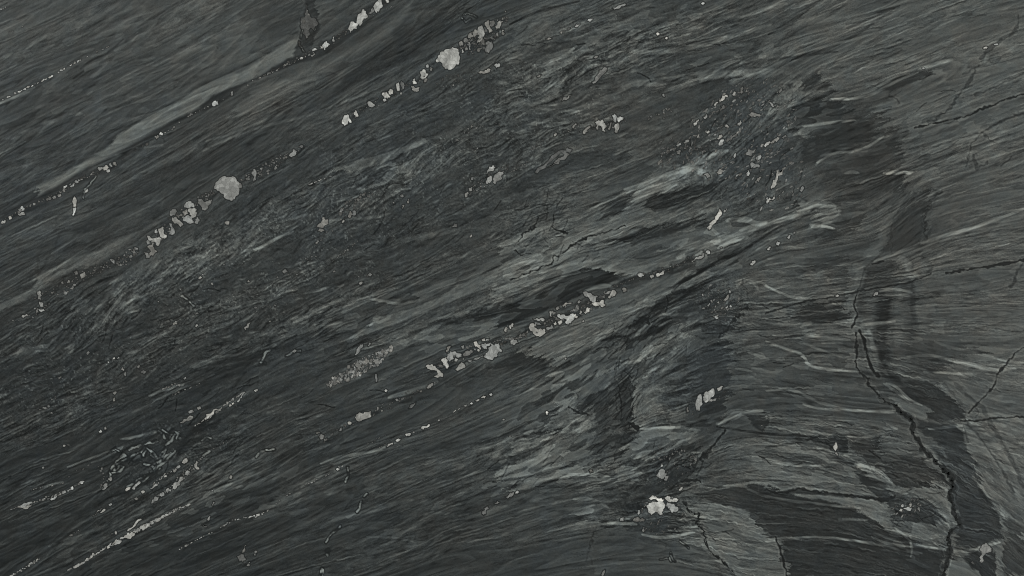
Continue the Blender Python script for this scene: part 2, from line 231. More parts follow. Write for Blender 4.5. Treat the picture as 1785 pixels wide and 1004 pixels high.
# thin light / dark streaks: points, half width, tone change, softness, feather, tint
STREAKS = [
 ([(930,114),(960,106),(985,98),(1005,80)],1.6,26,1,4,.1),([(1100,88),(1160,92),(1230,76),(1340,44)],3,22,3,12,.1),
 ([(1050,152),(1100,142),(1150,144),(1240,128),(1300,128),(1340,124)],5,18,3,10,.1),([(890,232),(940,212),(1000,194),(1040,178),(1100,150)],3,16,2,8,.1),
 ([(960,202),(1020,188),(1080,168)],3,14,2,8,.1),([(1080,238),(1110,220),(1170,224),(1180,212)],2,12,2,8,0),
 ([(1090,330),(1120,322),(1180,298),(1200,290),(1230,270),(1270,262)],2.5,22,2,6,.1),
 ([(1180,290),(1240,300),(1262,304)],2,20,2,6,0),([(605,594),(630,576),(650,564)],1.5,22,1,4,0),
 ([(640,518),(665,524),(690,530),(720,526),(730,522)],1.6,26,1,4,.1),([(530,512),(560,504),(600,496)],1.5,18,1,5,0),
 ([(530,548),(570,532),(600,520),(640,520)],1.5,14,1,4,0),([(570,384),(600,382),(650,380),(680,372)],1.6,20,1,5,0),
 ([(445,436),(480,416),(510,404)],1.8,24,1,4,0),([(380,444),(420,438),(450,432)],1.6,18,1,4,0),
 ([(515,382),(530,376),(545,372)],1.4,22,1,3,0),([(700,420),(740,414),(780,402),(800,398)],4,16,2,6,.4),
 ([(300,462),(350,446),(390,424)],1.2,12,1,3,0),([(300,600),(345,580),(380,570),(450,548)],3,14,2,10,.2),
 ([(340,640),(400,620),(450,608),(480,600)],2.2,20,2,12,.1),([(560,570),(600,566),(620,560)],2,16,2,6,.1),
 ([(355,262),(400,240),(450,222),(560,196),(640,160)],1.5,14,1,4,0),([(238,258),(292,252),(260,256)],1.2,20,1,3,.1),
 ([(350,720),(400,705),(430,685)],1.4,18,1,4,0),([(60,852),(110,840)],1.2,18,1,3,0),([(215,780),(180,800),(160,806)],1,22,.7,2,0),
 ([(118,814),(170,794),(215,778)],.9,30,.7,2,.1),([(210,766),(240,760),(280,750)],1.4,26,1,4,.1),([(260,690),(300,674),(320,670)],2,30,1,6,.1),
 ([(560,808),(590,796),(620,792),(660,784),(676,778)],1.6,24,1,3,0),([(445,890),(500,868),(540,842),(590,820)],6,11,4,8,.0),
 ([(330,880),(400,850),(460,818),(445,830)],5,14,4,10,.0),([(505,878),(560,860),(600,856)],2,10,2,8,0),
 ([(610,900),(640,892),(680,880),(720,870)],2.5,10,3,10,0),([(800,836),(840,820),(862,811)],1.2,28,1,2,.1),
 ([(640,936),(680,936),(720,944)],1.2,14,1,2,0),([(560,920),(600,898),(625,894)],2,14,2,6,0),
 ([(680,692),(710,684),(740,676),(760,666)],3,28,2,6,.1),([(600,740),(640,718),(680,704)],3,10,3,6,0),
 ([(1250,420),(1320,396),(1380,378),(1420,368)],2.4,26,2,6,.1),([(1290,452),(1340,420),(1370,400)],2,20,2,6,0),
 ([(1130,520),(1180,498),(1240,462),(1290,432)],1.6,-20,1.2,6,0),([(1150,540),(1210,508),(1260,470),(1340,420)],1.8,-20,1.5,6,0),
 ([(1100,590),(1150,552),(1200,528)],2,22,2,8,0),([(1230,560),(1180,560),(1140,566)],1.8,14,2,14,0),
 ([(1415,396),(1435,394),(1455,398)],1.5,32,1,2,.2),([(1335,440),(1345,434),(1400,430)],1.6,12,1,6,0),
 ([(1340,452),(1380,446)],1.4,14,1,6,0),([(1335,497),(1365,512),(1380,520),(1440,520)],1.4,22,1,3,0),
 ([(1335,595),(1370,608),(1400,616),(1410,640),(1460,646),(1500,648)],1.6,24,1,3,0),([(1400,584),(1440,590),(1480,592)],1.4,24,1,3,0),
 ([(1400,598),(1430,610),(1470,624)],1.2,16,1,3,0),([(1335,682),(1380,676),(1420,700),(1480,716),(1560,716)],1.8,22,1,6,0),
 ([(1400,704),(1430,714),(1500,716),(1560,720)],1.4,20,1,4,0),([(1335,780),(1400,770),(1430,758)],1.4,-22,1,3,0),
 ([(1250,744),(1300,752),(1335,756),(1400,760),(1440,762)],1.3,-22,1,3,0),([(1250,738),(1280,730),(1300,718),(1330,716)],2,28,2,3,.1),
 ([(1420,778),(1445,786),(1480,804),(1530,818),(1545,830),(1556,842)],1.7,30,1,3,.1),([(1490,768),(1500,764),(1540,756)],1.4,16,1,4,0),
 ([(1335,800),(1380,812),(1440,812)],1.8,24,1,6,0),([(1300,850),(1335,868),(1440,880),(1500,886)],1.5,22,1,4,0),
 ([(1335,944),(1430,934),(1500,944),(1560,956),(1600,966)],1.4,22,1,5,.1),([(1520,936),(1550,950),(1620,954),(1650,958)],1.5,26,1,4,.1),
 ([(1560,920),(1580,936),(1590,950),(1588,970)],1.4,22,1,2,.1),([(1465,906),(1510,906)],2,12,2,6,0),([(1340,940),(1380,936)],1.2,20,1,3,.1),
 ([(1398,220),(1440,214),(1490,210)],1.6,26,1,4,0),
 ([(1425,284),(1450,266),(1500,264),(1540,238)],1.8,26,1,4,0),
 ([(1450,172),(1490,172),(1520,166),(1560,142),(1600,126)],1.6,28,1,3,.1),([(1600,122),(1640,108),(1660,104)],2,26,1,3,.2),
 ([(1540,302),(1570,302),(1590,300)],2,34,1,3,.2),([(1500,320),(1530,302),(1550,296)],1.4,16,1,3,0),
 ([(1525,455),(1555,444),(1585,433),(1640,412),(1700,396),(1752,377),(1785,364)],2,26,1.5,3,.3),
 ([(1635,418),(1700,400),(1760,384),(1785,372)],5,12,4,6,.2),([(1590,510),(1560,502),(1510,512)],1.5,22,1,3,.1),
 ([(1500,566),(1530,564),(1560,560)],2,24,1,2,.1),([(1665,630),(1700,640),(1740,646),(1770,642)],2,28,1.2,4,.3),
 ([(1740,626),(1770,632),(1785,632)],1.5,22,1,4,.2),([(1670,634),(1640,622),(1610,618),(1540,628)],1.5,18,1,5,.2),
 ([(1610,648),(1660,650),(1700,656)],1.5,20,1,5,.2),([(1545,668),(1560,672),(1576,688),(1590,700),(1606,706)],1.6,30,1,2,.2),
 ([(1680,722),(1700,740),(1720,758),(1740,780),(1760,810),(1780,840)],3,10,3,4,.2),([(1620,748),(1650,744),(1680,742)],1.8,22,1,3,.1),
 ([(1765,840),(1775,860),(1782,880)],3,14,3,3,.1),([(1120,748),(1180,744),(1220,750)],1.6,28,1,3,.1),
 ([(1120,932),(1150,938),(1170,936),(1210,928)],2,34,1,2,.1),([(1060,912),(1090,912),(1110,914)],1.8,34,1,2,.1),
 ([(980,830),(1000,826),(1060,830),(1064,834)],2,22,1,3,.1),([(1000,870),(1030,868),(1060,884)],2,24,1,5,.1),
 ([(950,900),(980,888),(1010,886)],2,10,3,8,0),([(1050,960),(1090,950),(1120,954)],3,10,3,12,0),
 ([(0,102),(40,86),(70,68),(80,62)],2,12,2,4,0),([(0,180),(40,164),(60,152)],1.6,22,1,3,0),([(40,232),(90,210),(140,196)],2,8,3,6,0),
 ([(200,88),(225,76),(240,58)],2,18,2,2,.1),([(240,48),(280,22),(310,4)],1.4,-14,1,3,0),([(190,96),(230,64),(290,20),(320,0)],2,-8,2,3,0),
 ([(140,120),(160,104),(190,92),(215,68)],1,-14,1,2,0),([(128,137),(145,124)],1.4,-20,1,1,0),([(30,34),(60,20),(90,4)],1.2,-14,1,2,0),
 ([(890,42),(930,22),(960,14),(1010,2)],1.6,-24,1,4,0),([(920,50),(950,26),(990,20)],2,14,3,4,.2),([(1340,60),(1400,24),(1430,0)],1.4,-18,1,4,0),
 ([(1340,105),(1420,92),(1480,70),(1560,14)],1.6,-14,1.4,5,0),([(1340,60),(1370,50),(1400,24)],1.4,-16,1,4,0),([(1480,48),(1530,24),(1570,10)],2,-14,2,5,0),
 ([(1580,40),(1500,66),(1440,80),(1380,98)],1.2,18,1,4,.1),([(1380,104),(1420,94),(1460,90)],1,-22,1,2,0),([(1620,36),(1670,24),(1720,26)],1.6,-10,1,5,0),
 ([(860,840),(930,830),(960,818),(1000,812)],1.8,-24,1,6,0),([(1000,832),(930,842),(870,860)],1.6,-16,1.5,6,0),
]
def R(ox, oy, pts): return [(ox + x / 3.0, oy + y / 3.0) for x, y in pts]
O1 = (892, 251)
def ST3(o, hw, d, soft, f, tn, *pts): STREAKS.append((R(o[0], o[1], pts), hw, d, soft, f, tn))
for hw, d, soft, pts in [
 (3,16,2,((480,360),(560,270),(640,250),(740,215))),(6,20,4,((600,330),(660,270),(720,240),(800,225),(860,190),(900,160),(960,130),(1020,100))),(4,22,3,((860,150),(900,140),(950,95),(1010,70),(1080,50))),
 (4,32,2,((980,150),(1020,165),(1040,175))),(4,14,3,((700,95),(760,100),(860,110),(900,135))),(3,18,2,((760,350),(860,340),(960,300),(1050,260))),(2.5,16,2,((980,360),(1030,350),(1080,330))),
 (4,26,2,((1130,400),(1190,390),(1240,395),(1280,420),(1330,410))),(3,28,1,((1090,535),(1150,510),(1210,487))),(4,18,3,((870,595),(920,560),(1000,530),(1080,510))),(2,16,1,((1090,510),(1085,480),(1060,450),(1030,430))),
 (3,20,2,((1200,450),(1300,420),(1400,400),(1480,370),(1520,345),(1600,320),(1690,330))),(5,18,3,((1500,290),(1540,330),(1600,310),(1680,320))),(1.5,24,1,((1560,420),(1620,425),(1680,440))),
 (5,14,3,((700,820),(760,780),(840,768))),(4,15,2,((1030,700),(1100,670),(1180,640),(1200,640))),(3,20,2,((350,770),(400,755),(480,740),(520,745))),(7,12,4,((520,640),(560,680),(620,670),(700,650))),
 (2,18,1,((1180,740),(1230,710),(1270,730),(1290,760))),(1.3,18,1,((1230,710),(1300,720),(1360,760),(1400,780))),(1.5,20,1,((1590,110),(1620,70),(1680,45),(1783,40))),
 (3,-20,2,((840,770),(870,730),(940,690),(1010,650),(1100,610),(1200,560))),(3,-20,2,((900,780),(960,740),(1060,700),(1100,690))),(1.6,-18,1,((940,670),(1040,640),(1140,590),(1250,530),(1400,430),(1480,400))),
 (2,-16,2,((1080,600),(1180,580),(1260,530))),(4,-20,3,((640,940),(680,890),(740,860),(830,810))),(1.2,-16,1,((0,780),(120,730),(250,690),(380,650))),(1.5,-14,2,((460,510),(600,500),(760,440),(860,400))),
 (1.5,-14,1,((260,400),(360,360),(460,300),(560,260))),(1,-12,1,((640,600),(760,590),(850,540),(890,510))),(2,14,2,((0,640),(100,610),(230,600),(300,560),(420,500))),(1.4,14,1,((0,700),(120,680),(260,640),(420,610),(520,600))),
 (6,10,4,((400,690),(300,740),(160,800),(60,830)))]: ST3(O1, hw, d, soft, 3, .1, *pts)
# threads: cx, cy, rx, ry, angle, count, length range, tone change
THREADS = [(300,120,420,150,27,200,30,120,9),(180,330,260,120,28,120,30,110,10),(640,180,260,110,30,150,25,90,12),(300,560,380,130,30,420,12,60,17),(620,380,330,140,30,420,12,60,17),
 (920,230,260,110,28,260,12,60,17),(1040,90,230,90,20,260,14,80,16),(1300,80,250,80,16,180,20,100,13),(1620,110,220,120,20,240,20,110,11),(1650,330,170,150,15,220,20,90,11),(1640,560,170,130,2,260,20,90,12),
 (1460,480,150,110,6,200,20,90,13),(1400,620,140,130,-3,260,20,90,15),(1430,770,170,80,-4,220,20,90,16),(1400,930,170,80,-8,150,20,80,11),(1220,940,110,60,-10,120,15,60,15),(1050,940,180,70,8,180,20,90,13),
 (980,790,120,90,28,220,12,60,18),(1150,780,110,80,28,220,10,50,18),(1150,620,120,100,28,260,10,50,17),(1040,430,180,90,18,220,16,80,13),(1120,330,160,60,22,150,16,70,14),(750,560,220,70,20,220,14,80,16),
 (560,560,160,70,22,160,14,70,16),(180,760,240,130,28,280,20,90,13),(420,760,160,80,28,160,20,90,13),(380,920,380,90,24,260,25,110,10),(760,800,240,160,20,260,25,110,11),(1000,600,140,60,26,120,14,60,14),
 (1720,760,90,80,-20,90,14,60,10),(1720,890,90,90,-50,90,14,60,11),(1450,280,110,90,15,110,14,70,13),(1300,260,130,100,40,160,8,30,18),(1620,950,120,60,-20,80,14,60,13),(1580,830,80,60,-15,80,14,60,14),
 (-350,200,350,620,0,900,30,120,12),(-300,900,400,500,0,700,30,120,12),(600,-250,1300,190,0,1200,30,120,12),(900,1220,1500,200,0,1500,30,120,12),(2130,300,330,700,0,1000,30,110,12),(2130,1000,330,450,0,600,30,110,12)]
# second reading of two places, closer up: (points), tone, softness, feather, tint
DETAIL = []
def DT(ox, oy, sc, *rows):
    for pts, tone, soft, f, tn in rows: DETAIL.append(([(ox + x / sc, oy + y / sc) for x, y in pts], tone, soft, f, tn, .88))
def DS(ox, oy, sc, *rows):
    for pts, hw, d, soft in rows: d *= .8; STREAKS.append(([(ox + x / sc, oy + y / sc) for x, y in pts], hw, d, soft, 3, .1))
DT(892, 502, 3.993,
 (((1480,470),(1560,440),(1520,380),(1560,300),(1640,220),(1785,200),(1785,330),(1600,360),(1520,480),(1560,560),(1620,600),(1520,600),(1530,500)),70,3,14,.2),
 (((130,440),(160,400),(320,300),(480,180),(640,90),(780,20),(860,0),(1000,-60),(1150,-100),(1110,20),(1040,80),(940,170),(820,250),(700,320),(600,380),(480,460),(380,470),(260,500),(180,470)),80,2,5,.15),
 (((840,110),(960,60),(1100,15),(1110,30),(1020,80),(900,130)),90,2,4,.2),
 (((740,440),(760,370),(900,300),(960,170),(1020,140),(1090,170),(1080,260),(1000,320),(920,420),(820,470)),46,2,7,-.3),
 (((1050,790),(1080,650),(1110,560),(1260,430),(1400,390),(1490,400),(1530,500),(1510,560),(1540,640),(1480,680),(1400,700),(1300,720),(1200,760),(1120,820)),56,2,3,-1.),
 (((910,440),(960,380),(1060,330),(1150,315),(1240,350),(1240,390),(1100,420),(1000,460),(930,440)),86,2,6,.1),
 (((930,560),(980,510),(1100,450),(1220,420),(1180,470),(1080,540),(1000,590)),78,2,8,.0),
 (((330,660),(440,590),(560,560),(700,540),(770,540),(680,580),(560,610),(420,650),(300,690)),82,2,8,.1),
 (((860,700),(920,640),(980,620),(1040,660),(1040,760),(990,810),(900,830),(860,800)),78,2,9,.0),
 (((330,770),(440,740),(420,800),(400,850),(480,870),(560,910),(500,960),(400,1000),(250,990),(320,880)),85,2,9,.2),
 (((730,640),(860,640),(862,940),(820,970),(760,940),(720,820)),46,3,7,-.1),(((420,850),(460,760),(560,720),(700,720),(730,830),(600,900),(540,880)),54,5,14,0),
 (((850,250),(870,210),(940,190),(920,250),(860,270)),40,2,4,0),(((1270,700),(1480,690),(1500,800),(1440,880),(1280,870),(1200,830)),47,2,4,-.6),(((0,420),(100,440),(240,500),(360,470),(240,560),(0,560)),46,3,8,0))
DS(892, 502, 3.993, (((250,610),(400,560),(540,490)),1.4,20,1),(((1000,100),(1120,40),(1210,10)),2.4,-26,1.5),(((120,440),(160,405),(320,300)),1.5,12,1),(((860,290),(900,300),(930,260)),1.6,26,1),(((760,510),(820,520),(900,505)),2.2,30,1),
 (((620,370),(700,345),(800,330)),1.4,-22,1),(((1060,180),(1200,190),(1300,170)),2,18,1),(((1180,700),(1260,640),(1320,600)),1.2,12,1),(((1640,440),(1700,470),(1760,480)),1.6,22,1),(((1560,560),(1640,570),(1700,600)),1.4,22,1),(((1360,920),(1460,870),(1600,850)),3,18,2),(((860,990),(1000,985),(1160,960),(1320,930)),3,20,2))
DT(1190, 669, 2.997,
 (((280,560),(400,520),(480,545),(560,590),(680,600),(800,625),(920,660),(1000,720),(1060,760),(1160,800),(1340,860),(1360,900),(1360,1010),(550,1010),(520,850),(480,800),(420,760),(400,700),(300,650)),48,2,7,.15),
 (((100,450),(260,440),(380,500),(480,520),(520,555),(600,540),(720,558),(870,575),(1000,575),(940,520),(880,470),(760,430),(640,450),(500,420),(340,380),(200,400)),77,3,14,.15),
 (((640,580),(760,590),(880,600),(960,620),(1060,615),(1060,680),(1100,740),(1060,760),(1000,700),(920,650),(820,620),(700,600)),87,1.5,4,.15),
 (((1100,550),(1270,530),(1400,550),(1400,620),(1420,700),(1380,730),(1310,640),(1290,600),(1180,585)),85,2,4,.3),
 (((1100,740),(1250,710),(1320,740),(1380,740),(1370,800),(1340,860),(1230,840),(1180,790),(1080,770)),76,3,12,.2),
 (((60,640),(200,630),(330,660),(400,710),(420,780),(470,810),(500,850),(530,960),(540,1010),(300,1010),(240,960),(130,860),(100,740)),83,2,6,.2),
 (((940,370),(1240,380),(1290,420),(1390,520),(1280,530),(1120,540),(1060,490),(990,440)),50,2,7,0),
 (((510,560),(600,545),(720,565),(950,580),(1060,600),(960,600),(800,590),(640,575),(540,580)),45,1.5,4,0),
 (((720,290),(800,270),(860,270),(860,330),(830,380),(920,420),(960,460),(1000,520),(1080,560),(1100,590),(1290,600),(1310,640),(1320,700),(1290,730),(1230,720),(1100,720),(1080,660),(1060,610),(1010,590),(950,530),(910,500),(900,440),(800,380)),49,1.5,4,-.4),
 (((1230,220),(1430,215),(1460,300),(1510,400),(1540,520),(1590,620),(1660,700),(1640,800),(1500,860),(1430,850),(1420,760),(1450,730),(1400,600),(1420,480),(1370,380),(1300,280)),50,2,4,-.6),
 (((1480,900),(1560,900),(1640,880),(1640,1010),(1560,1010),(1540,960),(1490,950)),46,2,3,-.4),(((1140,0),(1330,0),(1440,140),(1470,180),(1300,190),(1280,120),(1200,90)),49,3,6,0),
 (((350,165),(440,150),(445,220),(410,250),(360,220)),45,1.5,2,-.5),(((1370,1010),(1400,920),(1450,890),(1480,960),(1540,970),(1560,1010)),87,1.5,3,.2),(((1640,830),(1690,820),(1660,1010),(1640,1010)),82,1.5,3,.2),
 (((1110,110),(1200,100),(1270,120),(1290,170),(1270,200),(1220,180),(1150,150)),82,2,5,.2),(((1340,0),(1440,130),(1500,210),(1700,190),(1790,180),(1790,0),(1620,0),(1560,100),(1430,0)),78,3,8,.35),
 (((1500,230),(1590,210),(1700,400),(1790,560),(1790,700),(1700,660),(1600,590),(1550,500),(1540,400)),80,3,7,.3),(((1210,260),(1300,280),(1350,340),(1290,330),(1240,300)),73,2,4,.1),(((1000,320),(1180,300),(1230,350),(1000,360)),74,2,8,.1),
 (((290,130),(440,150),(470,170),(300,150),(250,180),(200,220),(220,180)),80,2,5,.1))
DS(1190, 669, 2.997, (((490,540),(520,556),(600,543),(720,556),(870,575),(1000,578)),2,18,1),(((900,420),(980,435),(1060,490),(1100,540)),1.8,28,1),(((500,805),(720,797),(900,820),(1050,840),(1160,865),(1250,885)),1.1,22,1),(((1000,780),(1080,810),(1200,835),(1330,860)),1.4,26,1),
 (((1190,790),(1190,850)),1.2,20,1),(((840,708),(960,710)),1.4,18,1),(((1420,870),(1500,880),(1580,850),(1660,830)),2,34,1),(((1660,720),(1690,760),(1730,780)),1.6,24,1),(((1560,520),(1580,580),(1660,660),(1680,700)),2.4,20,1),(((1440,215),(1475,220),(1470,250)),1.5,20,1),
 (((1050,0),(1130,50),(1190,100)),1.6,30,1),(((750,130),(900,140),(1100,150)),1.5,20,1),(((1070,215),(1120,235)),1.6,34,1),(((340,160),(300,150),(440,152)),1.3,-20,1),(((700,330),(740,360),(800,380)),1.6,28,1),(((1290,340),(1360,350),(1380,390)),1.6,18,1),(((1230,540),(1380,555)),1.4,10,1))
DT(1190, 0, 2.997,
 (((1060,560),(1130,480),(1300,430),(1480,470),(1790,330),(1790,600),(1500,690),(1300,740),(1150,700),(1060,680)),76,6,14,.2),(((980,240),(1060,190),(1160,230),(1120,290),(1000,310),(900,340)),77,8,12,-.1),
 (((620,430),(680,390),(780,420),(800,450),(700,470),(640,480)),50,4,6,0),(((530,610),(560,570),(640,510),(700,480),(780,470),(760,520),(840,540),(870,580),(860,620),(700,620),(600,620)),48,2.5,6,-.2),
 (((600,860),(620,740),(680,700),(740,660),(860,640),(930,700),(900,750),(760,800),(680,850)),51,3,7,-.2),(((930,960),(940,920),(1060,890),(1140,930),(1150,1010),(930,1010)),52,4,10,0),
 (((960,740),(1060,720),(1140,730),(1130,800),(1040,860),(940,870),(880,850),(960,790)),54,5,10,0),(((1000,480),(1120,400),(1260,370),(1330,375),(1200,430),(1090,480)),54,2.5,6,0),(((910,590),(1000,620),(990,690),(930,710)),50,4,5,0),
 (((470,520),(520,440),(590,410),(620,430),(630,490),(690,470),(620,520),(560,560),(540,610),(570,650),(640,690),(650,730),(620,720),(560,670),(530,620),(490,610),(520,570),(470,560)),82,2.5,6,.1),
 (((540,440),(580,430),(585,460),(550,470)),60,2,3,0),(((590,740),(600,800),(570,860),(580,780)),74,3,6,0),(((560,870),(690,880),(710,920),(690,980),(680,920),(600,900)),74,2.5,5,.1),
 (((1230,352),(1330,328),(1410,318),(1330,345),(1260,362)),92,1.5,3,.2),(((1550,345),(1790,280),(1790,330),(1640,355)),82,3,8,.1),(((1240,800),(1330,770),(1400,750),(1340,800)),80,3,6,.1))
DS(1190, 0, 2.997, (((900,500),(1000,470),(1100,400),(1180,370),(1260,350)),1.5,20,1),(((770,525),(840,515),(870,520)),2.2,28,1),(((590,660),(700,655),(800,635),(900,630)),1.4,20,1),(((700,840),(760,800),(840,775),(960,790)),2,18,2),
 (((850,905),(890,895),(920,905)),2,16,1),(((1050,905),(1130,895),(1190,908)),2.4,32,1),(((0,900),(80,860),(160,800),(230,790),(270,795)),4,20,2),(((0,450),(150,400),(260,380),(400,370),(520,370)),3,13,3),
 (((80,240),(160,225),(230,190)),2,24,1),(((210,290),(250,275),(300,300),(310,330)),2.4,14,2),(((310,90),(420,60),(540,20)),4,14,3),(((0,190),(60,150),(140,110)),3,14,2),(((1260,700),(1360,660),(1440,645)),2,12,2),
 (((860,120),(960,100),(1040,60),(1100,40)),3,-13,2),(((420,190),(520,130),(620,60),(700,0)),1.6,-13,1),(((560,320),(640,280),(740,265)),1.4,-18,1),(((720,380),(860,270),(960,190),(1150,120)),2,-11,2),(((640,660),(600,700),(650,720)),1.6,22,1),
 (((1640,750),(1783,745)),1.4,-8,1),(((150,60),(260,40),(330,0)),2.5,-12,2),(((260,140),(330,90),(400,80)),2,-14,2))
DS(0, 0, 2.997, (((800,645),(860,600),(940,560),(1050,520)),2,-16,2),(((640,740),(760,690),(860,640)),2,-8,2),(((560,770),(700,690),(830,610),(1000,520),(1180,430),(1340,350)),4,9,3),(((1080,735),(1240,690),(1400,620),(1560,560)),1.4,14,1),(((1320,490),(1420,450),(1500,430)),7,12,5),(((580,990),(700,930),(860,830)),1.6,12,1))
DS(1335, 335, 2.997, (((900,0),(850,80),(830,160),(850,220),(800,270)),5,-9,4),(((760,0),(690,100),(640,160),(600,200),(620,270),(540,330)),5,9,4),(((770,480),(765,580),(780,680)),3,-10,3),(((690,500),(700,640),(690,800)),5,10,5),
 (((640,560),(600,700),(610,860)),5,-8,5),(((820,340),(870,390),(850,430)),3,-14,3),(((700,340),(750,370),(740,410)),4,14,3),(((470,380),(500,420),(480,520)),6,12,4),(((440,560),(455,640),(430,690)),6,12,4),(((540,720),(560,800),(580,880),(640,960)),3,14,2),
 (((880,780),(960,810),(1100,840),(1250,880)),1.6,22,1),(((1000,880),(1100,905),(1200,900)),1.6,20,1),(((620,880),(700,890),(860,940),(1100,950)),1.6,16,1),(((0,790),(100,820),(200,850),(215,900),(330,930),(480,935)),1.5,22,1),(((200,740),(320,755),(440,775)),1.4,22,1),
 (((200,430),(320,440),(330,470)),1.5,16,1),(((0,380),(100,360),(200,345)),3,14,2),(((120,620),(300,590),(380,600),(360,660),(200,670)),4,-8,4),(((0,660),(200,690),(400,690)),1.6,12,1),(((1170,620),(1300,640),(1345,650)),6,7,5))
DT(0, 335, 2.997,
 (((690,390),(780,340),(880,310),(960,280),(900,310),(820,360),(740,430),(660,470),(600,500),(640,440)),69,3,10,.2),(((500,690),(560,600),(620,510),(680,470),(640,520),(600,590),(540,650),(470,700)),70,3,9,0),
 (((560,700),(640,650),(740,625),(740,650),(680,680),(600,680)),68,3,10,.2),(((860,440),(960,410),(1060,430),(1000,470),(900,470)),46,4,12,-.3),(((1000,960),(1100,900),(1250,820),(1340,820),(1250,880),(1120,940),(1060,1004),(980,1004)),45,3,12,0),
 (((620,440),(520,480),(420,540),(330,560),(420,500),(540,450)),46,3,10,0),(((480,330),(560,280),(640,240),(700,220),(640,280),(560,330),(480,380),(380,400),(300,430),(250,470),(190,490),(210,430),(300,390)),80,5,6,.5),
 (((0,600),(100,550),(180,500),(140,560),(40,600)),73,3,8,.1))
DS(0, 335, 2.997, (((1240,350),(1330,300),(1400,270),(1480,220),(1530,205)),1.8,24,1),(((1520,140),(1570,125),(1615,112)),1.5,26,1),(((1000,910),(1080,890),(1160,850),(1240,820)),3,16,2),(((1240,800),(1330,770),(1400,740),(1500,720)),2,16,2),
 (((1640,690),(1700,695),(1783,680)),1.6,26,1),(((1540,670),(1600,655)),4,28,2),(((640,540),(700,545),(760,555)),3,14,2),(((440,680),(500,610),(560,560)),3,12,2),(((470,700),(530,620),(580,540)),1.5,-16,1),(((380,560),(340,640),(290,720)),2,-14,2),
 (((1560,210),(1640,190),(1783,130)),1.4,14,1),(((900,620),(1010,600),(960,550)),1.6,16,1),(((760,820),(900,760),(1100,690)),2,-12,2),(((0,900),(120,830),(260,800)),3,12,3),(((300,760),(460,700),(560,680)),3,10,3))
DS(0, 669, 2.997, (((0,105),(80,60),(150,20)),3,14,2),(((330,170),(420,120),(460,100)),4,14,2),(((930,370),(1010,300),(1080,240),(1150,190)),5,-16,2),(((1000,440),(900,510),(780,570),(620,660)),2,-14,2),
 (((1349,440),(1200,510),(1080,560),(940,610),(800,660)),5,13,3),(((0,840),(160,760),(300,700),(400,690)),4,10,3),(((300,860),(420,800),(560,740)),3,9,3),(((640,290),(760,270),(830,250)),1.5,22,1),(((860,640),(760,690),(620,760)),3,-12,2),
 (((0,560),(100,530),(260,480)),2,10,2),(((600,590),(740,530),(860,470)),1.4,-12,1),(((1100,800),(1240,740),(1349,690)),2.4,-10,2),(((0,980),(140,900),(260,850)),4,9,3),(((900,960),(1100,900),(1349,850)),5,-8,4))
# plates torn along the grain: cx, cy, rx, ry, angle, tone change, threshold
FLAKES = [(960,770,110,90,30,17,.1),(1165,595,75,40,20,20,.1),(1130,790,120,45,30,20,.2),(1070,895,90,22,8,20,.1),(1440,800,160,60,-4,13,.4),(950,470,120,70,22,13,.1),(600,560,130,60,18,11,.5),
 (790,575,150,32,18,13,.2),(300,470,150,40,32,8,.7),(1170,680,60,40,20,12,.2),(1020,640,110,50,30,16,.2),(1270,930,90,50,-20,10,.1),(1600,930,60,60,-30,12,.3),(1400,200,60,60,20,14,.5),(1100,60,170,50,18,13,.4),
 (960,140,90,40,25,12,.4),(1250,120,150,30,14,13,.4),(700,290,90,35,28,18,.5),(1740,780,90,110,-55,8,.2),(1640,250,150,90,18,8,.4),(1400,620,130,120,-3,9,.7),(1250,410,90,30,15,14,.3),(1440,370,60,40,15,14,.4),
 (120,560,120,60,30,10,.6),(250,900,220,80,26,8,.8),(480,850,200,80,24,7,.8),(800,880,200,100,18,8,.9),(150,150,250,120,27,6,.7),(1600,600,150,120,-4,7,.7),(900,250,120,60,26,9,.7),(1200,470,80,30,28,14,.2)]
# clusters of hair cracks: cx, cy, half sizes, count, angle range
HAIRS = [(935,395,45,40,26,10,70),(1000,440,60,20,8,0,60),(1090,690,22,50,26,50,110),(1090,600,50,30,22,20,60),(1180,810,60,24,26,10,50),(1120,560,60,30,14,20,50),(1060,770,40,40,18,10,60),(900,820,60,30,16,10,50),
 (500,650,200,60,26,5,40),(200,560,150,60,30,20,60),(350,560,160,60,26,10,50),(700,380,200,60,30,15,50),(960,110,120,50,20,0,45),(1140,90,120,40,20,0,30),(1560,130,120,60,8,10,30),(1660,250,90,60,5,10,40),
 (1400,600,120,120,14,-15,15),(1300,280,100,80,26,20,80),(1200,900,60,30,14,-20,40),(1440,780,120,60,12,-20,20),(300,770,120,60,20,20,60),(1590,880,40,24,12,-50,30)]

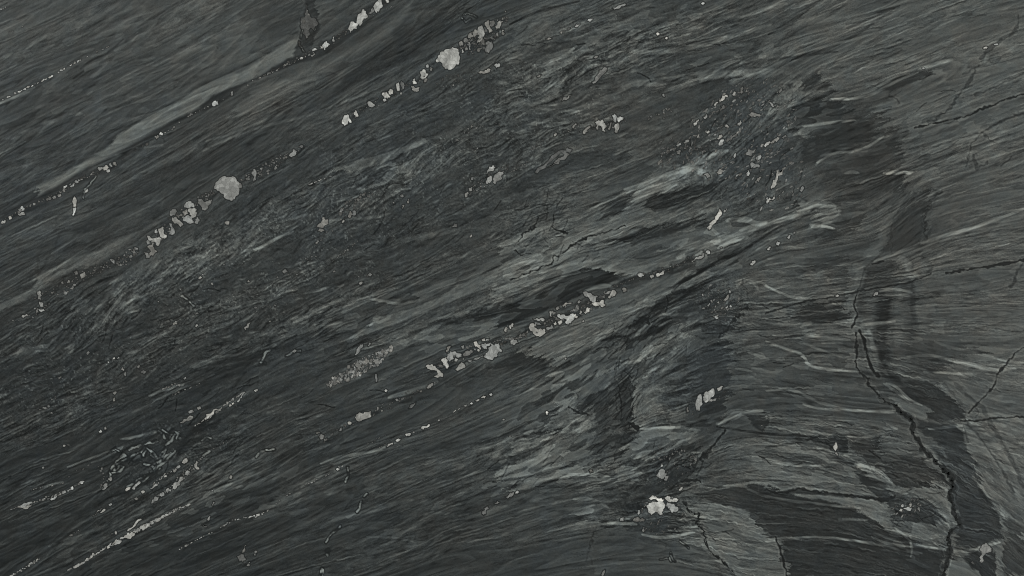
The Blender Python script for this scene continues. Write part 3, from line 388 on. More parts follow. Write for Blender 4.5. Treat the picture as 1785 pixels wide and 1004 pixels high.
# dark fissures: points, half width, jaggedness, strength
CRACKS = [
 ([(890,488),(930,472),(963,457),(966,448),(990,434),(1010,418),(1040,410),(1090,394)],1.2,2,.8),
 ([(963,395),(970,401),(980,403),(987,407)],1.4,2,.9),([(905,420),(910,410),(930,396),(940,380)],1.2,3,.8),([(898,436),(908,444),(925,440)],1.2,3,.8),
 ([(890,408),(905,398),(930,378),(955,362)],1.1,3,.6),([(900,430),(940,428),(960,432)],1,3,.6),([(948,400),(944,416),(956,424)],1,3,.6),
 ([(920,360),(945,350),(962,356)],1,3,.5),([(1493,514),(1488,530),(1494,548),(1490,560),(1484,572)],1.1,1.5,.8),
 ([(1540,440),(1520,456),(1508,466),(1500,496),(1493,514)],1,1.5,.6),([(1498,576),(1506,592),(1512,620),(1518,642),(1532,656)],2.4,1,.95),
 ([(1492,580),(1494,610),(1492,640),(1500,650),(1514,660),(1512,672)],1.6,2.5,.75),
 ([(1595,330),(1560,376),(1552,400),(1556,440)],1,3,.35),([(1640,332),(1622,352),(1614,380),(1612,420)],2,3,.6),
 ([(1335,545),(1360,538),(1400,526),(1455,517),(1492,508),(1542,500),(1582,493),(1622,478)],1.2,1.2,.7),
 ([(1650,475),(1672,472),(1700,468),(1742,462),(1785,453)],1.8,1.5,.75),([(1785,455),(1775,470),(1768,490),(1762,500)],2,2,.5),([(1520,460),(1540,456)],1,1,.7),
 ([(1785,127),(1745,148),(1700,165)],2.2,1.5,.45),([(1785,163),(1750,175),(1718,187),(1690,200),(1655,210),(1620,216),(1595,223)],1.5,1.5,.75),
 ([(1785,197),(1755,207),(1735,217),(1712,230)],2.4,1.5,.65),([(1712,230),(1675,240),(1640,252),(1608,266)],1.4,1.5,.6),
 ([(1705,113),(1696,130),(1688,143),(1676,160),(1668,170),(1660,184),(1645,197),(1630,208),(1618,213)],3,2,.55),
 ([(1775,27),(1776,40),(1768,56),(1758,63),(1740,74),(1722,86),(1710,104)],3,2,.5),([(1550,166),(1562,170),(1568,182)],2,3,.6),([(1760,90),(1735,106),(1710,113),(1680,128)],2,2,.35),
 ([(1712,230),(1696,246),(1690,266),(1684,288)],1.2,2,.6),([(1696,270),(1704,296),(1720,282)],2.4,3,.45),([(1714,230),(1724,246),(1738,250)],1.5,2,.5),
 ([(1785,256),(1740,258),(1690,262)],1,1,.35),([(1785,605),(1770,616),(1758,628),(1746,644),(1738,652),(1733,669),(1722,686),(1705,702),(1696,712),(1688,720)],1.4,1.8,.85),
 ([(1676,734),(1700,734),(1722,730),(1750,728),(1785,726)],1.3,1.5,.8),([(1640,742),(1676,734)],1,1,.5),([(1696,706),(1706,716),(1700,728)],1,2,.6),
 ([(1665,669),(1695,696),(1715,712),(1723,732),(1745,766),(1762,799),(1785,849)],4,1,.38),([(1682,734),(1708,762),(1728,789),(1748,822),(1768,859)],2,1.5,.45),
 ([(1645,669),(1668,694),(1684,720)],3,1,.3),([(1715,700),(1735,770)],1,1,.0),([(1680,740),(1686,770)],2,2,.4),
 ([(1352,938),(1358,952),(1362,966),(1366,980),(1372,1004)],1.4,1.5,.9),([(1335,938),(1345,936),(1352,938)],.8,1,.5),
 ([(1335,855),(1366,860),(1390,850),(1430,858),(1520,868)],1.6,2,.7),([(1510,868),(1540,872),(1560,866)],2.2,2,.8),([(1516,814),(1530,832),(1546,836)],1,1,.4),
 ([(990,718),(996,702),(1008,690),(1000,680)],1,3,.6),([(992,712),(1010,720),(1030,724)],1.4,3,.7),([(1040,758),(1070,744),(1095,738),(1110,748)],2,3,.6),
 ([(1040,800),(1080,770),(1110,752)],2,4,.6),([(1096,736),(1112,748)],2.4,2,.9),([(1220,800),(1240,780),(1256,760),(1264,750)],2.2,3,.85),([(1205,812),(1224,800),(1240,786)],2.6,4,.7),
 ([(1110,600),(1090,640),(1080,660)],1,3,.5),([(1256,584),(1266,572),(1280,560),(1290,548)],2,3,.7),([(1290,490),(1300,504),(1310,530)],1.6,4,.5),
 ([(1100,570),(1116,558),(1130,560)],3.4,4,.8),([(1060,590),(1090,584),(1060,604)],1.6,5,.6),([(1350,150),(1362,146),(1376,150)],1,1,.4),
 ([(1190,838),(1214,836),(1222,842)],1.8,3,.7),([(1000,810),(1020,800),(1050,790)],2,4,.4),([(1020,980),(1030,950),(1040,910)],1.5,3,.35),
 ([(1030,985),(1028,960),(1034,930)],1.5,3,.3),([(1120,800),(1080,812),(1050,830)],1.6,4,.6),([(1338,722),(1338,742),(1328,750)],1.2,2.5,.6),
 ([(200,600),(180,590)],1,1,0),([(50,490),(64,470),(66,450)],1.6,2,.3),([(55,500),(90,440),(110,400)],2.4,3,.28),([(660,250),(700,240),(720,244)],1,3,.3),
]
SEAMS = [  # strong black seams built as parts: points with half widths
 [(1512,669,2),(1519,675,2.6),(1525,681,2),(1534,690,2.2),(1542,699,3),(1552,704,1.6),(1562,706,2),(1565,714,4),(1572,720,3),(1580,726,3.4),(1588,729,4),(1592,737,2),(1590,749,4),
  (1594,758,2.5),(1598,766,3.4),(1604,774,3),(1608,782,4),(1614,788,2),(1620,793,4),(1628,800,2),(1633,806,4.6),(1640,813,2.8),(1647,820,5.5),(1653,824,4),(1659,832,6),(1660,842,4),
  (1662,850,5.5),(1656,858,3),(1657,869,5),(1661,880,3),(1663,890,4.6),(1667,902,4),(1671,912,5.5),(1675,918,3)],
 [(1664,922,3),(1656,927,4.4),(1652,936,3),(1654,945,5),(1655,955,3.6),(1656,964,5),(1653,972,3),(1652,980,4.6),(1648,990,3.6),(1645,1002,4),(1643,1014,2)],
 [(1193,877,3),(1198,884,2.4),(1200,891,3),(1209,894,2),(1218,897,4),(1219,905,2.4),(1213,912,3.8),(1220,918,2),(1226,926,2.6),(1229,936,1.6),(1229,947,2.2),(1236,958,1.6),(1243,966,2),(1254,972,1.4),(1262,982,2),(1272,992,1.6),(1279,999,1)],
]

# ------------------------------------------------------------------ crystals (outlines measured on the stone)
A, B_, Cc, Dd = (0, 0), (445, 0), (890, 0), (1335, 0)
E, F, G, H_ = (0, 335), (445, 335), (890, 335), (1335, 335)
I_, J, K, L_ = (0, 669), (445, 669), (890, 669), (1335, 669)
def P(o, *pts): return R(o[0], o[1], pts)

VEINS = {}   # name key -> dict(crystals=[(poly,tone)], chains=[...])
def V(key, crystals=(), chains=()):
    VEINS.setdefault(key, dict(crystals=[], chains=[]))
    VEINS[key]['crystals'] += list(crystals); VEINS[key]['chains'] += list(chains)

# chain: (points, half width, spacing, size, aspect along, (tone lo, hi), skip probability)
V('upper', [
  (P(B_,(490,140),(513,113),(533,120),(532,148),(512,152),(497,172)),165),(P(B_,(532,100),(560,50),(578,58),(588,90),(568,96),(560,120),(545,135),(530,118)),160),
  (P(B_,(618,35),(640,5),(660,-2),(668,30),(650,50),(635,68),(622,50)),170),(P(B_,(680,5),(692,-6),(697,14)),165),(P(B_,(590,70),(612,40),(622,54),(604,74)),98),
  (P(B_,(350,236),(374,215),(390,235),(372,248),(360,262)),160),(P(B_,(402,208),(413,190),(416,216),(405,218)),150),(P(B_,(296,262),(318,253),(324,258),(300,268)),150),
  (P(B_,(336,244),(352,240),(356,256),(344,254)),130),(P(B_,(233,303),(248,299),(246,310),(236,311)),165),(P(B_,(290,290),(312,278),(314,286),(296,296)),120),
  (P(A,(1108,540),(1120,528),(1138,530),(1143,545),(1126,555),(1110,551)),180),(P(A,(1207,483),(1218,478),(1220,497),(1208,500)),120),
  (P(A,(833,702),(840,690),(852,698),(848,708)),170),(P(A,(812,716),(824,706),(830,718),(818,728)),120),(P(A,(510,880),(530,872),(540,884),(520,894)),120),
  (P(A,(536,876),(552,864),(568,876),(560,890),(543,892)),150),(P(A,(572,856),(582,850),(588,872),(576,868)),130),(P(A,(590,850),(606,848),(608,868),(594,862)),110),
  (P(A,(555,896),(574,886),(576,896),(562,902)),150),(P(A,(331,978),(346,966),(354,972),(340,984)),165),(P(A,(366,974),(382,962),(388,970),(372,980)),150),
  (P(A,(390,950),(412,936),(420,944),(398,958)),120),(P(E,(95,92),(108,82),(118,96),(104,104)),110),(P(E,(108,78),(120,72),(126,96),(116,100)),170),
  (P(E,(92,112),(126,104),(132,118),(104,124)),125),(P(E,(44,130),(56,124),(62,138),(48,144)),155),(P(E,(8,154),(26,144),(28,158),(10,166)),140),
  (P(E,(240,36),(262,22),(270,34),(248,46)),95),(P(E,(272,28),(288,18),(294,28),(278,36)),120),(P(E,(300,16),(318,8),(322,20),(306,26)),115),(P(A,(440,998),(456,986),(462,1000),(448,1010)),150),
 ],[ ([(30,372),(60,352),(95,338)],3,7,3.4,1.3,(70,115),.3),([(95,338),(125,322),(155,304),(172,297)],3,7,3.2,1.3,(75,120),.25),
     ([(200,286),(240,262),(262,246)],2.5,9,2.4,1.6,(60,85),.5),([(268,240),(300,224),(330,203),(365,184)],2,6.5,2.4,1.5,(90,150),.25),
     ([(380,178),(404,163),(450,137),(483,122)],2,9,2.4,1.5,(70,130),.35),([(483,122),(510,108),(540,94),(560,84)],2.4,6,2.6,1.4,(90,150),.2),
     ([(560,84),(590,70),(604,56)],2,7,2.6,1.4,(60,100),.4),([(650,28),(680,14),(720,0)],2,8,2,1.4,(70,110),.4)])
V('bat', [(P(A,(1604,22),(1612,70),(1626,92),(1650,98),(1657,134),(1640,158),(1622,146),(1612,186),(1602,204),(1592,156),(1572,134),(1574,104),(1598,82)),84),(P(A,(1600,62),(1610,52),(1616,88),(1604,96)),112),(P(A,(1578,108),(1596,96),(1592,126),(1580,124)),70),(P(A,(1604,170),(1612,166),(1608,198),(1602,196)),118),(P(A,(1630,100),(1650,104),(1640,116)),112),(P(A,(1562,212),(1572,222),(1570,250),(1562,240)),62)],[])
V('sliver', [(P(E,(384,30),(390,22),(398,32),(399,74),(384,78)),150),(P(E,(381,83),(397,80),(394,106),(386,122),(378,120)),175)])
V('thin_left', [],[([(4,174),(50,152),(58,148),(92,132)],.7,5.6,3.0,1.8,(110,165),.1),([(98,128),(133,108),(155,97)],.7,5.5,2.7,1.7,(105,155),.15),([(155,97),(200,76)],.8,6,2.2,2,(75,100),.2),
     ([(0,18),(10,12)],1,4,2,1.5,(90,140),0),([(0,64),(45,44)],.8,9,1.6,1.5,(80,120),.3)])
V('second', [
  (P(E,(770,286),(800,275),(806,292),(822,312),(800,334),(782,328),(790,310)),112),(P(E,(758,322),(776,318),(784,340),(764,346)),100),
  (P(E,(768,228),(782,232),(796,242),(812,240),(832,232),(836,268),(822,280),(814,262),(798,252),(776,250)),140),(P(E,(792,262),(806,262),(802,280),(794,276)),110),
  (P(E,(808,196),(820,192),(822,216),(812,214)),130),(P(E,(828,192),(848,180),(858,200),(856,216),(872,235),(845,244),(838,226)),150),
  (P(E,(886,166),(900,165),(916,214),(906,222),(874,206),(893,202)),125),(P(E,(890,98),(910,90),(926,100),(916,122),(896,126)),110),(P(E,(900,132),(922,128),(940,148),(958,172),(944,182),(914,164)),120),
  (P(E,(966,62),(982,50),(1000,48),(1016,66),(1014,80),(984,84),(966,80)),142),(P(E,(984,88),(1012,84),(1030,92),(1026,118),(1012,134),(992,118)),138),(P(E,(952,104),(976,88),(984,112),(960,124)),118),
  (P(E,(958,128),(984,120),(1004,138),(1012,162),(996,166),(956,150)),126),(P(E,(1022,142),(1036,130),(1044,152),(1030,166),(1018,162)),112),
  (P(E,(1034,38),(1056,36),(1066,50),(1088,46),(1108,38),(1104,58),(1072,96),(1058,92),(1044,64)),118),
  (P(A,(1122,974),(1132,952),(1150,934),(1172,922),(1196,926),(1216,922),(1236,940),(1250,962),(1252,990),(1244,1020),(1228,1040),(1206,1048),(1180,1038),(1160,1012),(1136,996)),136),
  (P(A,(1244,948),(1262,962),(1262,986),(1250,984)),110),(P(E,(196,520),(208,514),(218,540),(212,566),(198,552)),112),(P(E,(206,572),(224,578),(228,598),(212,600)),130),
  (P(E,(204,612),(228,610),(234,620),(210,624)),140),(P(E,(188,616),(196,606),(202,628),(190,632)),110),(P(E,(418,432),(442,416),(446,436),(424,452)),120),(P(E,(384,416),(400,410),(410,430),(396,436)),95),
  (P(E,(684,306),(704,308),(718,318),(700,328)),105),(P(E,(700,290),(722,292),(722,304),(706,300)),115),(P(E,(576,352),(590,350),(602,380),(592,372)),110),
  (P(E,(113,650),(140,636),(146,646),(122,658)),130),(P(E,(320,470),(330,466),(334,478),(322,478)),115),(P(E,(348,468),(364,460),(368,472),(354,476)),112),
  (P(A,(1316,898),(1334,884),(1342,900),(1338,940),(1326,950),(1328,918)),120),(P(A,(1284,930),(1308,922),(1306,940),(1290,944)),90),
  (P(B_,(176,812),(196,782),(218,790),(214,804),(190,822)),125),(P(B_,(232,762),(246,758),(250,770),(240,774)),100),
 ],[ ([(0,566),(27,562),(60,545),(95,525)],8,7,3,1.2,(70,115),.35),([(100,512),(120,505),(140,485)],7,6,3.2,1.2,(80,125),.25),([(140,485),(170,466),(198,454)],5,5,3.4,1,(65,110),.2),
     ([(205,462),(225,446),(240,436)],11,4,4,1,(70,115),.15),([(250,440),(275,415),(300,388),(318,375)],9,6,4,.9,(75,125),.3),([(345,352),(372,338)],5,6,4,1,(80,110),.2),
     ([(418,316),(440,304)],6,6,4,1,(75,115),.2),([(440,306),(462,296),(482,282),(500,270)],9,3.6,4,.9,(68,115),.1),([(505,270),(525,254)],3,8,3,1.2,(70,100),.4)])
V('third', [
  (P(B_,(453,636),(462,612),(484,598),(490,612),(498,626),(504,640),(496,640),(486,630),(482,650),(466,658)),172),(P(B_,(514,590),(524,576),(534,592),(540,606),(524,616)),160),
  (P(B_,(586,538),(600,530),(616,542),(628,550),(610,562),(594,556)),140),(P(B_,(661,492),(686,480),(696,492),(706,504),(690,517),(672,505)),158),(P(B_,(696,478),(710,464),(720,470),(720,490),(706,496)),150),
  (P(B_,(668,520),(682,516),(686,526),(674,532)),150),(P(B_,(737,438),(750,430),(754,450),(756,474),(742,476)),150),(P(B_,(758,440),(764,424),(776,432),(782,446),(778,464),(764,474)),92),
  (P(B_,(822,426),(834,410),(845,438),(824,440)),165),(P(B_,(818,448),(828,450),(840,462),(858,454),(856,472),(838,478),(820,470)),130),(P(B_,(866,372),(884,362),(906,386),(894,402),(876,418),(864,404)),152),
  (P(B_,(884,416),(898,408),(894,428),(882,430)),100),(P(B_,(892,342),(906,338),(908,352),(896,354)),150),(P(B_,(914,350),(926,356),(922,370),(912,366)),105),(P(B_,(756,484),(766,482),(766,494),(758,494)),130),
  (P(B_,(945,318),(956,292),(976,270),(1000,258),(1030,248),(1052,254),(1066,276),(1070,300),(1066,326),(1044,346),(1010,363),(990,350),(972,324)),165),
  (P(B_,(1054,256),(1060,248),(1066,262),(1064,268)),60),
  # ladder of grey-brown blocks
  (P(B_,(1064,226),(1082,214),(1088,232),(1072,244)),110),(P(B_,(1090,206),(1106,196),(1114,214),(1098,222)),105),(P(B_,(1112,190),(1132,168),(1142,190),(1124,206)),118),(P(B_,(1136,166),(1154,154),(1164,182),(1146,196)),115),
  (P(B_,(1164,150),(1186,132),(1198,170),(1196,190),(1172,204),(1166,180)),132),(P(B_,(1166,206),(1190,196),(1176,222),(1160,224)),120),(P(B_,(1202,116),(1222,106),(1228,140),(1240,160),(1222,172),(1212,150)),120),
  (P(B_,(1226,112),(1250,108),(1250,128),(1236,140)),100),(P(B_,(1256,136),(1276,110),(1298,112),(1282,136),(1262,156)),128),(P(B_,(1080,262),(1086,258),(1088,276),(1080,276)),150),
  (P(B_,(1096,250),(1108,244),(1110,262),(1098,264)),130),(P(B_,(1116,240),(1126,240),(1126,260),(1118,258)),125),(P(B_,(1206,224),(1238,214),(1244,244),(1222,278),(1206,274)),100),
  (P(B_,(1176,212),(1196,206),(1200,236),(1182,236)),85),(P(B_,(1160,256),(1178,250),(1176,268),(1164,272)),95),(P(B_,(1290,156),(1302,158),(1296,184),(1288,180)),105),(P(B_,(1262,172),(1272,166),(1270,190),(1262,188)),110),
  (P(B_,(1304,62),(1310,54),(1314,64)),110),
 ],[ ([(650,190),(668,178),(690,166)],3.5,7,2.4,1.2,(70,110),.4),([(795,90),(820,72),(845,50),(880,32)],6,3.4,3.4,.8,(75,115),.15),([(832,86),(850,72),(872,58)],6,4,3.2,.8,(65,100),.2),([(720,150),(745,128),(756,116)],5,7,3,1,(65,110),.4)])
V('loops', [(P(B_,(1166,380),(1176,370),(1198,372),(1214,360),(1230,362),(1226,376),(1194,386)),128),(P(B_,(1250,344),(1262,332),(1280,334),(1278,348),(1262,356)),135)],
     [([(770,154),(800,142),(830,130)],4,5.5,2.6,1.2,(70,120),.25),([(760,148),(790,132),(815,128)],6,6,3,1.5,(62,90),.3),([(536,323),(552,316),(579,306)],.8,4,2,2,(110,175),.1)])
V('pale_pair', [(P(B_,(1208,912),(1222,882),(1242,864),(1256,876),(1248,890),(1226,896)),150),(P(B_,(1214,930),(1232,918),(1238,926),(1226,958),(1208,960)),140),(P(B_,(1246,930),(1262,908),(1304,894),(1290,914),(1284,940),(1256,962),(1244,954)),128),
   (P(B_,(1128,930),(1142,926),(1140,938),(1130,942)),110),(P(B_,(1116,984),(1136,978),(1134,998),(1120,1000)),110),(P(F,(1096,6),(1110,-2),(1112,20),(1100,28)),110)],
   [([(812,338),(830,332),(850,322)],6,4,3,1,(70,115),.2),([(890,300),(905,290),(926,280)],2,5,2.4,1.2,(85,130),.2),([(795,245),(810,235),(825,220),(845,222)],4,5,3,1,(75,115),.25),([(826,262),(842,252)],2,4,2.4,2,(90,125),.2),
    ([(845,222),(880,212),(893,205)],4,7,2.4,1,(68,100),.4)])
V('ring_lens', [(P(Cc,(130,900),(200,838),(250,790),(296,772),(318,782),(310,796),(262,794),(214,838),(160,888)),98),(P(Cc,(300,800),(308,808),(284,834),(232,858),(200,872),(236,838),(262,824)),92)],[])
V('twin', [(P(Cc,(443,640),(462,626),(486,634),(494,650),(496,690),(480,684),(474,660),(460,654),(452,680),(446,668)),150),(P(Cc,(530,604),(544,594),(556,612),(550,640),(538,632)),140),(P(Cc,(556,622),(572,606),(590,614),(584,628),(566,640)),160),
   (P(Cc,(546,650),(560,644),(568,670),(560,692),(544,690)),130),(P(Cc,(508,674),(520,642),(530,640),(518,680)),105),(P(Cc,(378,698),(396,668),(416,656),(420,664),(400,680),(390,700)),125),(P(Cc,(322,664),(342,644),(346,650),(330,672)),110),
   (P(Cc,(226,708),(236,692),(242,700),(232,714)),120),(P(Cc,(427,432),(455,390),(478,366),(488,352),(504,356),(492,382),(472,402),(450,426),(432,437)),118),(P(Cc,(270,528),(304,498),(318,496),(296,520)),110)],
   [([(960,235),(985,225),(1010,222)],6,5,2.6,1.2,(66,100),.3),([(1128,206),(1150,200),(1170,190)],10,5,3,1.2,(70,105),.25),([(925,262),(940,250),(960,240)],8,4,3,1,(64,95),.2)])
V('top_dots', [(P(Cc,(335,140),(344,128),(358,130),(350,142)),160),(P(Cc,(402,108),(416,98),(426,100),(416,114)),165),(P(Cc,(762,176),(772,170),(780,178),(770,186)),170),(P(Cc,(806,200),(816,192),(824,200),(814,208)),160),
   (P(Cc,(534,42),(556,34),(582,24),(598,18),(604,24),(580,32),(552,46)),130),(P(Cc,(996,18),(1008,10),(1016,16),(1006,24)),160),(P(Cc,(260,174),(266,164),(272,168),(266,178)),130),(P(Cc,(186,204),(200,196),(214,202),(200,208)),110),
   (P(Cc,(436,300),(448,292),(458,298),(446,306)),110),(P(Cc,(136,400),(154,390),(162,392),(146,404)),105)],[([(978,56),(1005,44),(1032,34)],1.5,8,2,1.4,(80,120),.3)])
# broken field of flecks, right of the middle
V('fleck_field', [(P(Cc,(1064,552),(1080,532),(1086,538),(1070,556)),150),(P(Cc,(1090,526),(1108,500),(1134,496),(1136,506),(1112,524),(1096,534)),160),(P(Cc,(1160,492),(1172,478),(1176,490),(1166,502)),130),(P(Cc,(1044,574),(1054,562),(1058,568)),120),
   (P(Cc,(1008,612),(1024,596),(1028,606),(1018,622)),140),(P(Cc,(958,656),(970,632),(984,624),(976,642),(964,660)),150),(P(Cc,(1244,598),(1266,588),(1304,598),(1308,606),(1276,612),(1254,606)),120),(P(Cc,(1186,650),(1200,626),(1208,640),(1196,658)),140),
   (P(Cc,(1112,656),(1136,654),(1146,664),(1124,664)),130),(P(Cc,(1022,692),(1036,682),(1042,692),(1032,700)),150),(P(Cc,(1080,724),(1104,704),(1110,712),(1088,730)),130),(P(Cc,(1088,760),(1100,730),(1112,726),(1118,736),(1104,760)),155),
   (P(Cc,(1128,740),(1160,712),(1184,698),(1186,708),(1152,736)),95),(P(Cc,(1234,812),(1240,782),(1256,786),(1284,776),(1272,800),(1252,816)),110),(P(Cc,(1282,832),(1300,802),(1310,812),(1304,832),(1290,838)),130),
   (P(Cc,(1250,890),(1262,848),(1280,860),(1304,868),(1282,876),(1268,876)),120),(P(Cc,(1236,918),(1240,890),(1248,900),(1244,920)),140),(P(Cc,(1076,900),(1096,882),(1112,888),(1104,908),(1084,914)),120),(P(Cc,(1010,912),(1032,904),(1044,928),(1030,932)),120),
   (P(Cc,(1286,944),(1304,924),(1312,926),(1298,950)),130),(P(Cc,(1326,760),(1344,742),(1352,748),(1334,770)),150),(P(Cc,(1166,820),(1176,800),(1180,806),(1172,826)),140),(P(Cc,(866,760),(890,746),(892,756),(872,764)),130),(P(Cc,(904,746),(924,730),(934,736),(912,750)),125),
   (P(Cc,(866,790),(890,786),(888,810),(872,806)),105),(P(Cc,(930,790),(944,764),(948,776),(936,798)),110),(P(Cc,(830,784),(846,772),(850,778),(834,788)),120),(P(Cc,(794,492),(804,490),(806,506),(798,504)),130),(P(Cc,(1202,470),(1214,452),(1218,482),(1208,490)),105),
   (P(Cc,(1100,556),(1116,548),(1122,564),(1108,572)),85),(P(Dd,(16,536),(32,540),(46,562),(36,560)),130),(P(Dd,(-4,752),(18,738),(22,746),(4,760)),150),(P(Dd,(22,742),(44,736),(46,742),(28,750)),120),
   (P(Dd,(28,988),(36,956),(52,926),(68,900),(92,880),(86,900),(62,938),(44,980)),150),(P(Dd,(54,918),(60,896),(66,898),(60,920)),140),(P(Dd,(40,738),(62,716),(72,720),(56,742)),130),(P(Dd,(84,720),(100,706),(108,712),(92,726)),110),
   (P(Dd,(176,998),(190,974),(200,978),(188,1004)),120),(P(H_,(4,44),(20,28),(26,38),(12,54)),160),(P(H_,(28,36),(44,20),(46,32),(34,42)),155),(P(G,(1336,30),(1346,24),(1348,56),(1338,58)),160)],[])
V('bright_shard', [(P(G,(1082,112),(1094,86),(1102,100),(1100,124),(1078,148),(1062,166),(1038,196),(1034,180),(1048,158),(1070,142)),150),(P(G,(1114,102),(1130,84),(1128,94),(1118,106)),145),(P(G,(1026,190),(1036,180),(1034,192)),130)])
V('centre', [
  (P(G,(1020,316),(1028,304),(1042,308),(1044,322),(1030,326)),150),(P(G,(944,362),(972,338),(998,334),(1010,318),(1014,322),(1004,342),(974,350),(950,362)),140),(P(G,(760,434),(772,422),(780,426),(796,410),(800,430),(778,440),(764,442)),155),
  (P(G,(728,440),(744,430),(750,444),(736,452)),135),(P(G,(664,430),(674,420),(690,424),(698,438),(684,446),(672,442)),140),(P(G,(582,508),(594,498),(606,504),(606,518),(590,524)),115),(P(G,(508,548),(524,528),(544,512),(554,528),(546,542),(528,544),(516,556)),128),
  (P(G,(488,528),(520,516),(524,522),(496,534)),110),(P(G,(380,522),(398,520),(426,536),(458,544),(446,562),(440,576),(416,568),(404,546),(384,540)),138),(P(G,(424,582),(452,576),(486,564),(496,588),(480,602),(466,590),(434,592)),160),
  (P(G,(384,630),(400,602),(416,606),(412,628),(392,636)),165),(P(G,(356,634),(368,618),(374,622),(368,642)),140),(P(G,(330,648),(342,636),(352,650),(344,660)),155),
  (P(G,(244,642),(270,640),(296,648),(326,634),(334,656),(318,676),(304,692),(288,686),(294,668),(268,662),(248,654)),165),(P(G,(246,680),(266,670),(270,684),(252,694)),155),(P(G,(224,686),(236,676),(242,690),(230,696)),165),
  (P(G,(202,626),(222,618),(236,634),(226,640),(216,630),(208,642),(216,652),(206,650)),125),(P(G,(236,606),(250,596),(256,608),(244,616)),110),(P(G,(270,590),(290,576),(320,578),(318,584),(292,586),(276,600)),130),(P(G,(350,576),(360,564),(366,570),(356,582)),110),
  (P(G,(118,662),(148,664),(174,660),(178,670),(150,674),(124,668)),130),(P(G,(106,688),(118,684),(122,706),(148,720),(176,714),(182,734),(152,756),(130,748),(104,726),(100,700)),155),(P(G,(184,716),(216,692),(224,706),(200,722)),112),
  (P(G,(126,680),(152,684),(168,694),(140,694)),105),(P(G,(0,700),(8,686),(16,690),(6,706)),150),(P(G,(0,776),(14,766),(34,776),(38,788),(16,800),(0,796)),130),
  (P(F,(1142,784),(1158,780),(1164,796),(1178,798),(1176,824),(1164,812),(1146,800)),160),(P(F,(1182,800),(1200,788),(1232,786),(1226,802),(1208,808),(1212,822),(1196,820)),140),(P(F,(1230,792),(1250,802),(1276,786),(1278,808),(1290,828),(1268,840),(1260,862),(1228,874),(1196,862),(1206,842),(1222,826)),152),
  (P(F,(1184,772),(1198,764),(1204,776),(1190,780)),155),(P(F,(1206,770),(1224,766),(1222,776),(1208,778)),140),(P(F,(1160,824),(1170,820),(1172,832),(1164,832)),140),
  (P(F,(1006,856),(1020,832),(1046,832),(1070,842),(1078,862),(1058,862),(1048,848),(1032,852),(1030,876),(1014,884),(1006,872)),150),(P(F,(1044,870),(1062,872),(1054,886),(1042,884)),140),(P(F,(973,882),(984,868),(1000,862),(1004,884),(1012,904),(1006,922),(984,904)),148),
  (P(F,(1046,926),(1060,910),(1076,890),(1096,904),(1098,916),(1080,924),(1056,934)),130),(P(F,(892,912),(908,902),(928,902),(944,918),(968,936),(982,954),(980,966),(936,964),(958,952),(936,930),(908,924)),155),
  (P(F,(996,830),(1012,806),(1022,804),(1012,828),(1000,838)),115),(P(F,(1076,806),(1090,800),(1094,816),(1080,818)),110),(P(F,(1086,846),(1110,828),(1134,824),(1142,836),(1120,852),(1092,858)),100),(P(F,(1110,880),(1150,866),(1190,852),(1194,862),(1150,878),(1116,890)),112),
  (P(F,(1300,722),(1314,704),(1320,716),(1308,732)),120),(P(F,(1326,704),(1342,686),(1346,700),(1332,716)),145),
 ],[ ([(1110,480),(1150,476),(1190,456),(1230,438)],5,6,3,1.4,(60,100),.35),([(950,560),(990,540),(1030,522),(1060,510)],7,7,3.4,1.4,(60,110),.35),([(925,580),(960,572),(1000,556)],4,8,3,1.2,(65,120),.35),([(890,590),(920,585)],8,8,4,1.2,(60,90),.3),
     ([(1150,475),(1180,462),(1200,462)],3,5,2.4,1.2,(80,130),.3)])
V('grain_bed', [(P(F,(520,850),(530,822),(546,804),(562,796),(560,812),(544,836),(526,852)),118),(P(F,(588,802),(600,786),(604,790),(592,806)),115),(P(F,(626,952),(636,952),(638,990),(630,994)),105)],
   [([(572,672),(580,664),(605,652),(630,640),(655,628),(672,614),(684,606)],11,3.0,6,.8,(84,142),.0),([(576,670),(605,655),(640,642)],8,3.6,5,.8,(78,130),.05),([(675,612),(690,604)],4,6,3,1.2,(65,85),.3)])
V('plume', [(P(J,(523,176),(530,160),(546,150),(562,156),(580,148),(602,142),(606,166),(590,178),(568,186),(546,196),(530,190)),135),(P(J,(482,204),(492,197),(504,204),(496,214),(484,212)),165),(P(J,(438,248),(446,230),(454,228),(448,248)),110),
   (P(J,(676,34),(684,28),(692,34),(686,44)),175),(P(J,(334,276),(346,262),(362,272),(356,288),(340,290)),120),(P(J,(318,258),(334,250),(340,258),(324,264)),95),(P(J,(358,292),(374,284),(376,294),(362,302)),90),(P(J,(896,18),(914,2),(930,-4),(922,12),(904,26)),120),
   (P(J,(802,128),(820,106),(840,96),(836,108),(814,128)),95)],
   [([(650,722),(665,708),(690,698)],3.4,4,3,1.1,(80,130),.1),([(690,698),(720,690)],2.5,6,2.6,1.4,(70,110),.3),([(700,686),(735,680),(760,665)],2.5,7,2.4,1.4,(80,120),.3),([(560,772),(590,752),(604,740)],6,7,2.6,1.4,(62,95),.3),([(640,775),(665,762),(675,757)],2,5,2,1.5,(80,130),.2),
    ([(740,700),(725,712)],1.5,5,2.6,1.4,(75,100),.2)])
